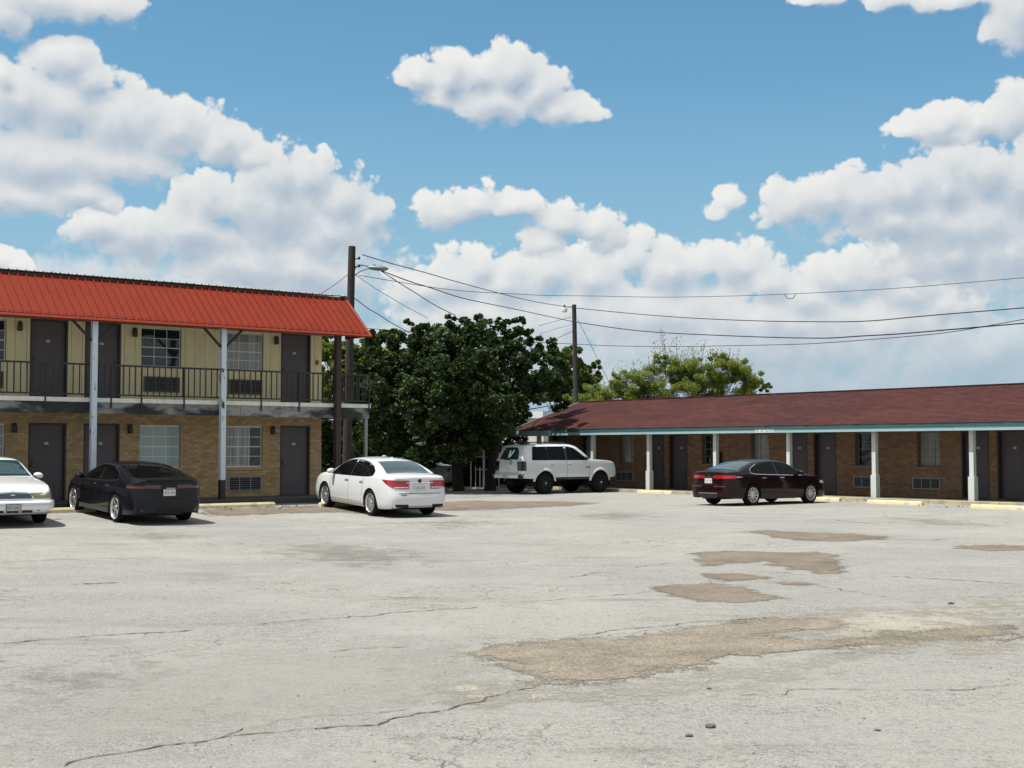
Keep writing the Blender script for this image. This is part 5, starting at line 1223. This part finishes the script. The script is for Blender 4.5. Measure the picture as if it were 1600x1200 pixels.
    for x in sp['ax']:
        for sd in (1, -1): c.wheel(x, sd, .215, 7, M_RIM, style='single')
    c.underbody(); hd = R(-56)
    fw = ground_pt(60, 816.5); h = Vector((math.cos(hd), math.sin(hd), 0)); left = Vector((-math.sin(hd), math.cos(hd), 0))
    rear = fw - left * .86 - h * (4.26 - 1.35); place(T, (rear.x, rear.y), hd, sp['ax'])

# ---- grey car mostly hidden beyond the trunk
def far_car():
    L_ = 4.7
    sp = dict(L=L_, W=1.8, ax=(1.0, 3.7), rw=.33, ra=.38, k=.5, top=[(0,1.0),(.06,1.06),(.6,1.09),(1.2,1.33),(1.8,1.45),(2.4,1.45),(2.8,1.36),(3.4,1.06),(4.2,.94),(4.6,.8),(4.7,.6)],
        sh=[(0,.9),(.5,.96),(2,.93),(3.5,.88),(4.4,.76),(4.7,.52)], sill=[(0,.3),(.5,.24),(4,.22),(4.7,.26)], w=w_sedan(L_))
    T = empty('grey_car'); tag(T, 'grey car in deep shade behind the tree trunk, mostly hidden by the white sedan', 'car', 'cars parked at the motel')
    P = paint('grey_car_paint', (.20, .21, .21)); c = Car(sp); c.shell(T, P)
    belt = curve([(1.0,.98),(3.4,.95)]); rl = curve([(1.0,1.02),(1.4,1.27),(2.2,1.37),(2.7,1.28),(3.2,.98)])
    for sd in (1, -1):
        c.glazing([(1.05, 2.05), (2.1, 3.15)], belt, rl, sd, M_TINT)
        c.side_panel(1.2, 2.06, .3, .9, sd, 'door', P, off=.004); c.side_panel(2.08, 3.2, .3, .9, sd, 'door', P, off=.004)
        c.wrap_panel('r', sd, -.3, .4, .75, .9, 'tail_light', M_TAILD, n=8); c.wrap_panel('f', sd, -.3, .4, .62, .72, 'headlight', M_WLENS, n=8)
    c.top_panel(.62, 1.3, .85, .85, 'rear_window', M_TINT); c.top_panel(2.75, 3.35, .9, .92, 'windshield', M_TINT)
    for x in sp['ax']:
        for sd in (1, -1): c.wheel(x, sd, .22, 7, M_RIM, style='single')
    c.underbody(); place(T, (-3.5, 62.5), R(171), sp['ax'])
white_sedan(); black_sedan(); red_sedan(); white_suv(); old_sedan(); far_car()
# ------------------------------------------------------------------ trees
def leaf_mat(name, c, var=.35, trans=.25):
    m = bpy.data.materials.new(name); m.use_nodes = True; nt = m.node_tree; b = nt.nodes['Principled BSDF']; L = nt.links.new; N = nt.nodes.new
    gi = N('ShaderNodeNewGeometry'); mr = N('ShaderNodeMapRange'); L(gi.outputs['Random Per Island'], mr.inputs['Value']); mr.inputs['To Min'].default_value = 1 - var; mr.inputs['To Max'].default_value = 1 + var
    rp = N('ShaderNodeMix'); rp.data_type = 'RGBA'; L(gi.outputs['Random Per Island'], rp.inputs['Factor']); rp.inputs['A'].default_value = (*c, 1); rp.inputs['B'].default_value = (c[0] * 1.35, c[1] * 1.1, c[2] * .8, 1)
    hv = N('ShaderNodeHueSaturation'); L(rp.outputs['Result'], hv.inputs['Color']); L(mr.outputs[0], hv.inputs['Value']); L(hv.outputs[0], b.inputs['Base Color'])
    b.inputs['Roughness'].default_value = .55; b.inputs['Specular IOR Level'].default_value = .3
    tr = N('ShaderNodeBsdfTranslucent'); L(hv.outputs[0], tr.inputs['Color']); ms = N('ShaderNodeMixShader'); ms.inputs[0].default_value = trans
    L(b.outputs[0], ms.inputs[1]); L(tr.outputs[0], ms.inputs[2]); L(ms.outputs[0], nt.nodes['Material Output'].inputs['Surface']); return m
M_BARK = mat('bark', (.024, .019, .015), .95, var=.3, scale=5, stretch=(3, 3, .5), bump=.5, bscale=12)
def leaves(P, size, rng, aspect=1.5, up=.35):
    n = len(P); d = rng.normal(size=(n, 3)); d[:, 2] *= .7; d /= np.linalg.norm(d, axis=1, keepdims=True)
    nn = rng.normal(size=(n, 3)); nn[:, 2] = np.abs(nn[:, 2]) + up; s_ = np.cross(d, nn); s_ /= np.linalg.norm(s_, axis=1, keepdims=True) + 1e-9; nrm = np.cross(s_, d)
    L_ = (size * rng.uniform(.6, 1.3, n))[:, None]; Wd = L_ / aspect * .5
    a = P - d * L_ * .5; c = P + d * L_ * .5; m_ = P + nrm * L_ * .06
    b1 = P + s_ * Wd + d * L_ * .05; b2 = P - s_ * Wd + d * L_ * .05
    V = np.stack([a, b1, c, b2], 1).reshape(-1, 3); i = np.arange(n)[:, None] * 4; F = np.concatenate([i + [0, 1, 2, 3]], 1); return V, F
def fast_mesh(name, V, F, m, parent):
    me = bpy.data.meshes.new(name); n = len(F); me.vertices.add(len(V)); me.vertices.foreach_set('co', V.astype(np.float32).ravel()); k = F.shape[1]
    me.loops.add(n * k); me.loops.foreach_set('vertex_index', F.astype(np.int32).ravel()); me.polygons.add(n); me.polygons.foreach_set('loop_start', np.arange(0, n * k, k, dtype=np.int32))
    me.materials.append(m); me.update(calc_edges=True); o = bpy.data.objects.new(name, me); COL.objects.link(o); o.parent = parent; return o
def tree(name, label, base, clumps, nleaf, size, m, seed, trunks=1, tr=.22, aspect=1.5, droop=.0, group='trees around the motel', spread=.55, fork=1.2):
    """clumps: list of (x, y, z, r) leaf masses, relative to the base"""
    rng = np.random.default_rng(seed); T = empty(name, base); tag(T, label, 'tree', group)
    pts = []; tw = MB(); vol = np.array([c[3] ** 2 for c in clumps]); cnt = (nleaf * vol / vol.sum()).astype(int)
    sub = []
    for (x, y, z, r), n in zip(clumps, cnt):
        k = max(6, int(18 * r)); C = rng.normal(size=(k, 3)); C /= np.linalg.norm(C, axis=1, keepdims=True); C = C * (r * rng.uniform(.45, 1.02, (k, 1)) ) * np.array([1, 1, .85]) + np.array([x, y, z])
        sub += [tuple(q) for q in C[::3]]
        idx = rng.integers(0, k, n); sr = r * rng.uniform(.16, .34, k)
        q = rng.normal(size=(n, 3)); q /= np.linalg.norm(q, axis=1, keepdims=True); q *= rng.random((n, 1)) ** .45
        pts.append(C[idx] + q * sr[idx][:, None] * np.array([1, 1, .8]))
    P = np.concatenate(pts); P = P[P[:, 2] > .5]; V, F = leaves(P, size, rng, aspect)
    fast_mesh('crown', V, F, m, T)
    tb = MB(); tops = []
    for i in range(trunks):
        a = rng.uniform(0, 6.28); off = np.array([math.cos(a), math.sin(a), 0]) * (0 if trunks == 1 else .18 + .9 * (i / max(1, trunks - 1)))
        if trunks > 1: off = np.array([(i - (trunks - 1) / 2) * 1.35, rng.uniform(-.3, .3), 0])
        p0 = off; p1 = off * 1.15 + np.array([rng.uniform(-.1, .1), rng.uniform(-.1, .1), fork]); p2 = off * 1.7 + np.array([rng.uniform(-.3, .3), rng.uniform(-.3, .3), fork + 1.6])
        tb.tube([p0 - [0, 0, .2], p0 + [0, 0, .15], p1, p2], [tr * 1.5, tr * 1.12, tr * .95, tr * .6], 12); tops.append((p1, p2))
    for (x, y, z) in sub:
        p1, p2 = tops[rng.integers(0, len(tops))]; e = np.array((x, y, z)); st = p1 + (p2 - p1) * rng.uniform(.3, 1.0); mid = (st + e) / 2 + rng.normal(0, .15, 3) + [0, 0, .2]
        tw.tube([st, mid, e], [tr * .26, tr * .14, tr * .04], 5, cap=False)
    t = tb.build('trunk', M_BARK, T, smooth=True, angle=60); tw.build('branches', M_BARK, t, smooth=True)
    return T
M_LEAFD = leaf_mat('dark_leaf', (.025, .052, .0135)); M_LEAFM = leaf_mat('mid_leaf', (.075, .135, .03), trans=.35); M_LEAFY = leaf_mat('yellow_green_leaf', (.105, .155, .028), trans=.4); M_LEAFH = leaf_mat('hedge_leaf', (.045, .075, .02))
def rel(px, py, Y, base):
    d = px_ray(px, py); t = Y / d.y; p = Vector((0, 0, CAM_H)) + d * t; return (p.x - base[0], p.y - base[1], p.z - base[2])
def pc(lst, base, rng_):   # clumps described by pixel position: (px, py, distance, radius)
    return [(*rel(a, b, y, base), r) for a, b, y, r in lst]
b0 = (-1.6, 57.6, 0.0)
big = [(700,560,56,1.5),(640,560,57,1.3),(760,550,56.5,1.45),(800,560,57,1.2),(830,600,57,1.15),(730,530,57,1.0),(655,525,57,.75),(690,520,58,.8),(800,515,57,.72),(745,508,57,.65),(825,525,57.5,.5),(780,505,57,.45),
       (630,620,55,1.35),(690,630,54,1.5),(760,630,54,1.5),(800,632,57,.9),(600,660,55.5,1.15),(650,690,55,.95),(590,610,57,1.2),(720,690,54.5,.95),(762,686,56,.8),(735,700,55,.6),(690,590,53.3,1.2),(745,590,53.2,1.2),(610,700,56,.8),(640,590,60,1.3),(720,580,60,1.6),(800,600,60,1.3),(670,655,53.4,.9),(840,560,57.5,.55),(700,500,57,.35),(640,508,57,.3),(815,502,57,.3),
       (590,640,58,1.2),(580,685,58,1.0),(604,715,58,.75),(650,712,55.5,.7),(622,728,57,.55),(688,716,55.5,.55),(668,722,56.5,.5),(575,720,59,.8),(560,650,60,1.0),(640,600,63,1.7),(600,600,64,1.5),(700,590,63,1.7),(660,560,64,1.3),(740,600,62,1.5),(850,595,60,1.0),(800,655,66,.95),(780,690,66,1.1),(812,668,66.5,.7),(770,725,66,.9),(790,640,65,.8),(868,575,62,.85),(842,545,58.5,.75),(872,615,62,.85),(600,545,57.5,1.0),(578,565,58.5,.95)]  # some clumps at the back are unseen, added to shade the ground
tree('shade_tree', 'large dark broad-leaved shade tree standing between the two motel blocks', b0, pc(big, b0, None), 135000, .175, M_LEAFD, 3, trunks=2, tr=.22, fork=1.3)
b1 = (-7.3, 63.0, 0.0)
tree('yellow_green_tree', 'yellow-green tree behind the balcony end and the left utility pole', b1, pc([(520,540,64,1.3),(550,590,64,1.5),(585,580,63,1.4),(520,600,64,1.4),(600,560,63,1.0),(575,560,61,1.0),(600,545,61,.8),(545,580,61,1.0),(530,610,61,.9),(570,620,60,1.1),(595,600,60.5,.9),(525,650,61,.8),(560,670,61,.9),(620,530,61,.5),(575,530,61,.45),(515,560,62,.7),(545,545,62,.6)], b1, None), 42000, .23, M_LEAFY, 5, tr=.15)
b2 = (3.3, 80.0, 0.0)
tree('leafy_tree', 'mid green tree behind the right-hand utility pole at the roof end', b2, pc([(885,570,80,1.0),(870,600,80,1.0),(910,590,80,1.0),(895,550,80,.6),(925,585,80,.65),(865,555,79,.6),(900,625,80,1.1),(925,620,80,.8),(862,540,79,.35),(932,570,80,.4),(846,590,79,.6)], b2, None), 18000, .24, M_LEAFM, 6, tr=.15)
rng = np.random.default_rng(21)
def thorn(px0, label, lst, n, seed, m, Y=76):
    b = (*[(px0 - 800) / CAM_F * Y, Y], 0.0)
    T = tree('feathery_tree', label, b, pc(lst, b, None), int(n * 1.5), .125, m, seed, tr=.12, aspect=3.8, group='feathery trees behind the long roof', spread=.9)
    return T, b
def sprigs(T, b, spots, seed, m):
    r = np.random.default_rng(seed); mb = MB(); pts = []
    for x0, y0, x1, y1, Y in spots:
        p = np.array(rel(x0, y0, Y, b)); q = np.array(rel(x1, y1, Y, b)); mid = (p + q) / 2 + r.normal(0, .12, 3); mb.tube([p, mid, q], [.018, .012, .005], 4, cap=False)
        k = int(22 + 14 * np.linalg.norm(q - p)); t = r.random(k)[:, None]; pts.append(p * (1 - t) + q * t + r.normal(0, .15, (k, 3)))
    mb.build('twigs', M_BARK, T); V, F = leaves(np.concatenate(pts), .15, r, 2.4); fast_mesh('sprig_leaves', V, F, m, T)
M_THORN = leaf_mat('feathery_leaf', (.165, .235, .05), trans=.45)
T_, b_ = thorn(985, 'pale green feathery tree with sparse sprigs at the left of the long roof ridge', [(955,612,76,.8),(985,603,76,1.1),(1010,592,76,1.1),(1035,600,76,1.3),(1040,570,76,.8),(975,622,76,1.2),(1010,622,77,1.5),(945,625,76,.9),(928,624,78,1.1),(908,628,79,1.1),(965,592,76,.7),(1060,585,77,1.1),(1030,560,76,.5)], 44000, 11, M_THORN)
sprigs(T_, b_, [(1040,590,1033,515,76),(1045,580,1050,535,76),(985,600,970,570,76),(1000,600,1003,565,76),(1020,590,1012,552,76),(955,610,962,580,76),(1040,580,1036,530,76),(1030,580,1030,545,76),(1035,580,1034,520,76),(1048,580,1056,528,76),(1022,585,1024,535,76),(1060,580,1066,545,76),(990,600,988,562,76),(965,605,958,575,76),(945,615,942,590,76),(970,600,966,568,76)], 12, M_THORN)
T_, b_ = thorn(1110, 'denser yellow-green feathery tree behind the middle of the long roof ridge', [(1070,598,76,1.3),(1100,585,76,1.3),(1130,580,76,1.2),(1155,590,76,1.2),(1085,575,76,.9),(1120,605,77,1.6),(1175,600,76,1.0),(1135,565,76,.6),(1075,620,77,1.4),(1110,566,76,.6),(1160,575,76,.6)], 46000, 13, M_THORN)
sprigs(T_, b_, [(1080,580,1082,545,76),(1095,575,1102,530,76),(1115,570,1115,547,76),(1070,590,1066,550,76),(1145,575,1144,555,76),(1165,585,1164,562,76),(1130,565,1128,548,76),(1060,590,1056,552,76),(1072,585,1076,540,76),(1088,575,1090,542,76),(1106,570,1108,540,76),(1124,565,1122,545,76),(1152,575,1154,548,76),(1174,590,1176,568,76),(1138,565,1140,545,76)], 14, M_THORN)
T_, b_ = thorn(1190, 'small dark green feathery tree at the right end behind the roof ridge', [(1185,603,77,.55),(1200,606,77,.4),(1175,600,77,.6)], 5000, 15, M_LEAFM, 77)
# far hedge closing the view between the blocks
def far_mass():
    r = np.random.default_rng(31); n = 26000; x = r.uniform(-26, 14, n); h = 3.4 + .9 * np.sin(x * .7) + .6 * np.sin(x * 1.9 + 1) + r.normal(0, .25, n)
    P = np.stack([x, 92 + r.uniform(-1.6, 1.6, n), h * r.random(n) ** .75], 1); V, F = leaves(P, .42, r, 1.4); o = fast_mesh('far_thicket', V, F, M_LEAFH, None); tag(o, kind='stuff')
far_mass()
def undergrowth():
    r = np.random.default_rng(33); n = 30000; x = r.uniform(-11, 2.5, n); top = np.interp(x, [-11,-7.2,-6.2,-5.2,-4.6,-3.4,-2.9,-1.5,2.5], [3.4,3.2,2.4,1.9,1.55,.95,1.1,1.5,1.6]) + .35 * np.sin(x * 3.1) + r.normal(0, .15, n)
    P = np.stack([x, 65.5 + r.uniform(-1.2, 1.2, n), np.maximum(top, .3) * r.random(n) ** .8], 1); V, F = leaves(P, .24, r, 1.5); o = fast_mesh('undergrowth', V, F, M_LEAFD, None); tag(o, kind='stuff')
undergrowth()

# ------------------------------------------------------------------ things in the shade between the blocks
M_CRM = mat('cream_render', (.52, .50, .42), .85, var=.1, scale=2); M_WHT = mat('white_pipe', (.62, .63, .62), .5)
def far_house():
    T = empty('cream_outbuilding', (-10.5, 78, 0), R(4)); tag(T, 'low cream outbuilding glimpsed behind the shade tree', 'building')
    ops = [(1.2, 2.1, 0, 2.1), (4.0, 5.2, 1.0, 2.1), (7.4, 8.5, 1.0, 2.1)]; mb = MB()
    for a, b, c, d in wall_cells(0, 10.5, 0, 2.6, ops): mb.box(a, b, 0, .2, c, d)
    mb.box(0, .2, .2, 6, 0, 2.6).box(10.3, 10.5, .2, 6, 0, 2.6).box(.2, 10.3, 5.8, 6, 0, 2.6); mb.build('wall', M_CRM, T)
    MB().box(1.22, 2.08, .08, .12, 0, 2.08).build('door', M_DOOR, T)
    for a, b in ((4.0, 5.2), (7.4, 8.5)): w = MB().box(a, b, .06, .1, 1.0, 1.05).box(a, b, .06, .1, 2.05, 2.1).box(a, a + .05, .06, .1, 1.05, 2.05).box(b - .05, b, .06, .1, 1.05, 2.05).build('window', M_ALU, T); MB().box(a + .05, b - .05, .07, .09, 1.05, 2.05).build('pane', M_GLASS, w)
    MB().add([(-.4,-.5,2.6),(10.9,-.5,2.6),(10.9,6.4,2.6),(-.4,6.4,2.6),(-.4,3,3.5),(10.9,3,3.5)], [(0,1,5,4),(2,3,4,5),(0,4,3),(1,2,5),(0,3,2,1)]).build('roof', mat('grey_roof', (.12, .12, .12), .9), T)
far_house()
def grey_building():
    T = empty('pale_roofed_shed', (-.2, 73, 0), R(-52)); tag(T, 'pale flat-roofed shed just beyond the end of the red shingle roof', 'shed')
    MB().box(-3, 3, 0, 5, 0, 3.4).build('wall', M_CRM, T); MB().box(-3.2, 3.2, -.2, 5.2, 3.4, 3.75).build('roof', mat('pale_roof', (.56, .60, .62), .7), T); MB().box(-.5, .5, -.03, -.001, 0, 2.1).build('door', M_DOOR, T)
grey_building()
def pipe_fence():
    T = empty('pipe_fence', (-1.9, 62.5, 0), R(-6)); tag(T, 'white pipe fence of uneven posts in the shade behind the tree trunks', 'fence')
    for x, h, r in ((0, 1.75, .03), (.22, 1.0, .022), (.42, .95, .03), (.6, 1.9, .05), (1.3, 1.1, .03), (2.1, 1.2, .03)): MB().tube([(x, 0, 0), (x, 0, h)], r, 8).build('fence_post', M_WHT, T)
    MB().tube([(-.1, -.05, 1.42), (.7, -.05, 1.42)], .016, 6).build('rail', M_WHT, T); MB().tube([(.2, -.05, .85), (2.2, -.05, .80)], .016, 6).build('rail', M_WHT, T)
pipe_fence()
def bollard():
    T = empty('white_vent_pipe', (-5.05, 53.5, 0)); tag(T, 'short white pipe standing behind the roof of the white sedan', 'pipe'); MB().tube([(0, 0, 0), (0, 0, 1.50)], .07, 12).build('pipe_shaft', M_WHT, T); MB().lathe([(0, 1.54), (.08, 1.53), (.085, 1.50), (.085, 1.47)], 12).build('cap', M_WHT, T)
bollard()

# ------------------------------------------------------------------ utility poles, lamps and wires
M_POLE = mat('creosoted_pole', (.030, .024, .022), .9, var=.3, scale=4, stretch=(5, 5, .3), bump=.4, bscale=20); M_GALV = mat('galvanised', (.16, .18, .18), .5, metallic=.4)
def at(px, py, Y): d = px_ray(px, py); t = Y / d.y; return Vector((0, 0, CAM_H)) + d * t
Y1, Y2 = 48.5, 76.5
def pole_left():
    top = at(550, 385, Y1); ft = at(541, 752, Y1); T = empty('utility_pole', (ft.x, ft.y, 0)); tag(T, 'tall dark leaning utility pole at the end of the two storey block', 'utility pole', 'utility poles')
    t = top - Vector((ft.x, ft.y, 0)); MB().tube([(-.01, 0, -.3), (0, 0, .5), t * .5, t], [.165, .16, .145, .130], 14).build('pole_shaft', M_POLE, T, smooth=True, angle=50)
    h = MB(); o = Vector((ft.x, ft.y, 0))
    for py in (405, 417): q = at(550, py, Y1) - o; h.tube([q + Vector((.10, -.05, 0)), q + Vector((.24, -.05, .02))], .025, 6).lathe([(0, -.05), (.04, -.05), (.05, 0), (.04, .05), (0, .05)], 8, Matrix.Translation(q + Vector((.26, -.05, .03))))
    h.build('insulator', M_LAMP, T)
def street_lamp():
    o = at(552, 430, Y1); T = empty('street_lamp', o); tag(T, 'grey cobra-head street lamp on a curved arm of the left utility pole', 'street lamp')
    r = lambda x, y: at(x, y, Y1) - o
    MB().tube([r(553, 424), r(556, 417), r(561, 414), r(570, 415), r(582, 418)], .022, 8).build('lamp_arm', M_GALV, T, smooth=True)
    MB().tube([r(553, 431), r(563, 424), r(577, 419)], .018, 8).build('arm_brace', M_GALV, T, smooth=True)
    a, b = r(576, 418), r(607, 420); d = b - a
    MB().tube([a, a + d * .2, a + d * .55, a + d * .85, b], [.05, .085, .10, .085, .03], 12).build('lamp_head', M_GALV, T, smooth=True, angle=60)
    MB().lathe([(0, -.10), (.05, -.085), (.075, -.05), (.08, -.02)], 12, Matrix.Translation(a + d * .55)).build('lamp_lens', M_WLENS, T, smooth=True)
    MB().lathe([(0, .13), (.035, .12), (.035, .06)], 10, Matrix.Translation(a + d * .3)).build('photocell', M_LAMP, T)
def pole_right():
    top = at(897, 476, Y2); ft = at(902, 752, Y2); T = empty('utility_pole', (ft.x, ft.y, 0)); tag(T, 'dark utility pole rising behind the left end of the long shingle roof', 'utility pole', 'utility poles')
    t = top - Vector((ft.x, ft.y, 0)); MB().tube([(0, 0, -.3), (0, 0, .5), t * .5, t], [.17, .16, .145, .125], 14).build('pole_shaft', M_POLE, T, smooth=True, angle=50)
    o = Vector((ft.x, ft.y, 0)); MB().tube([at(895, 479, Y2) - o, at(886, 479, Y2) - o], .02, 6).build('lamp_bracket', M_GALV, T)
def yard_light():
    o = at(882, 482, Y2); T = empty('yard_light', o); tag(T, 'small glass yard light on the bracket of the right utility pole', 'lamp')
    MB().lathe([(0, .22), (.05, .20), (.05, .09), (.13, .06)], 12).build('lamp_cap', M_LAMP, T, smooth=True, angle=40); MB().lathe([(.125, .06), (.17, -.02), (.16, -.16), (.10, -.22), (0, -.22)], 14).build('lamp_shade', mat('prismatic_glass', (.55, .55, .50), .2, coat=.5), T, smooth=True, angle=40)
pole_left(); street_lamp(); pole_right(); yard_light()
M_WIRE = mat('wire_black', (.018, .018, .020), .7)
def wire(pts, r, label, tail=None):
    """a hanging cable: straight spans in plan, heights through the given points"""
    P = [at(*p) for p in pts]; t = [0.0]
    for a, b in zip(P[:-1], P[1:]): t.append(t[-1] + (b - a).length)
    cs = [curve(list(zip(t, [p[i] for p in P]))) if len(P) > 2 else (lambda s_, a=P[0][i], b=P[-1][i], T=t[-1]: a + (b - a) * s_ / T) for i in range(3)]
    o = MB().tube([(cs[0](s_), cs[1](s_), cs[2](s_)) for s_ in np.linspace(0, t[-1], 48)], r, 6).build('overhead_wire', M_WIRE, smooth=True); tag(o, label, 'wire', 'overhead wires'); return o
wire([(566,398,48.5),(620,414,50),(720,442,58),(820,468,67),(896,481,76.4)], .017, 'upper wire from the left pole top down to the right pole top')
wire([(896,481,76.4),(1000,491,71),(1100,498,66),(1250,502.5,60),(1400,498,53),(1600,481,48.5),(1760,462,46)], .022, 'thick wire from the right pole top to the right edge, just below the thin one')
wire([(596,423,48.5),(650,443,50),(720,465,57),(800,482,65),(897,503,76.3)], .019, 'second wire from the street lamp down to the right pole')
wire([(897,503,76.3),(1000,517,71),(1100,523,66),(1250,528,60),(1330,526,54.6),(1400,522,53),(1600,505,48.7),(1760,488,46)], .026, 'thickest drooping wire from below the right pole top to the right edge')
wire([(560,430,48.5),(690,451,51),(800,459,55),(880,462,58),(1000,464,58),(1100,463.5,57),(1240,459,55),(1420,449,52),(1600,434,49.5),(1760,419,48)], .012, 'thin topmost wire running above the right pole to the right edge')
wire([(1226,459.5,55.1),(1228,464,55.1),(1234,467,55),(1240,465,55),(1243,459.3,54.9)], .014, 'small loose loop hanging off the thin topmost wire')
wire([(596,424,48.5),(640,452,50),(680,477,53),(712,493,55.5)], .016, 'wire from the street lamp slanting into the top of the shade tree')
wire([(556,430,48.5),(600,459,50),(640,482,53),(668,497,56)], .010, 'thin wire from the left pole slanting down to the left of the shade tree top')
wire([(549,462,48.5),(580,485,51),(616,507,57),(640,520,60)], .016, 'lower wire from the left pole down into the yellow-green tree')
wire([(560,512,62),(600,515,62),(720,526,64),(860,536,67),(950,540,66),(1050,541.5,64),(1150,540,62),(1300,535,58),(1450,523,54),(1600,499,50),(1760,470,47)], .016, 'lowest wire passing behind the shade tree to the right edge')
wire([(545,428,48.6),(520,447,46),(498,461,44)], .010, 'short thin wire from the left pole down to the red roof')
wire([(903,500,76.5),(930,553,79),(958,610,82)], .014, 'guy wire slanting from the right pole down behind the roof')
wire([(893,495,76.5),(868,502,72),(842,509,68)], .012, 'short wire from the right pole to the left, highest of three')
wire([(893,507,76.5),(868,514,72),(842,523,68)], .009, 'short faint wire from the right pole to the left, middle of three')
wire([(896,517,76.5),(876,526,74),(856,535,71)], .014, 'short wire from the right pole to the left, lowest of three')

# weeds in the joint along the long wing's kerb and beside the wheel stops
def weeds():
    r = np.random.default_rng(51); pts = []
    for px, py, n, w in ((995,769,14,.25),(1060,771,20,.3),(1345,785,26,.4),(1500,794,24,.4),(440,795,18,.25),(340,797,22,.3),(420,798,14,.3),(905,767,24,.5),(960,767,16,.4)):
        c = ground_pt(px, py); pts.append(np.stack([c.x + r.normal(0, w, n), c.y + r.normal(0, .10, n), c.z + .02 + .08 * r.random(n)], 1))
    V, F = leaves(np.concatenate(pts),   .09, r, 3.5, up=0); o = fast_mesh('weeds', V, F, leaf_mat('dry_weed', (.12, .12, .05)), None); tag(o, kind='stuff')
weeds()
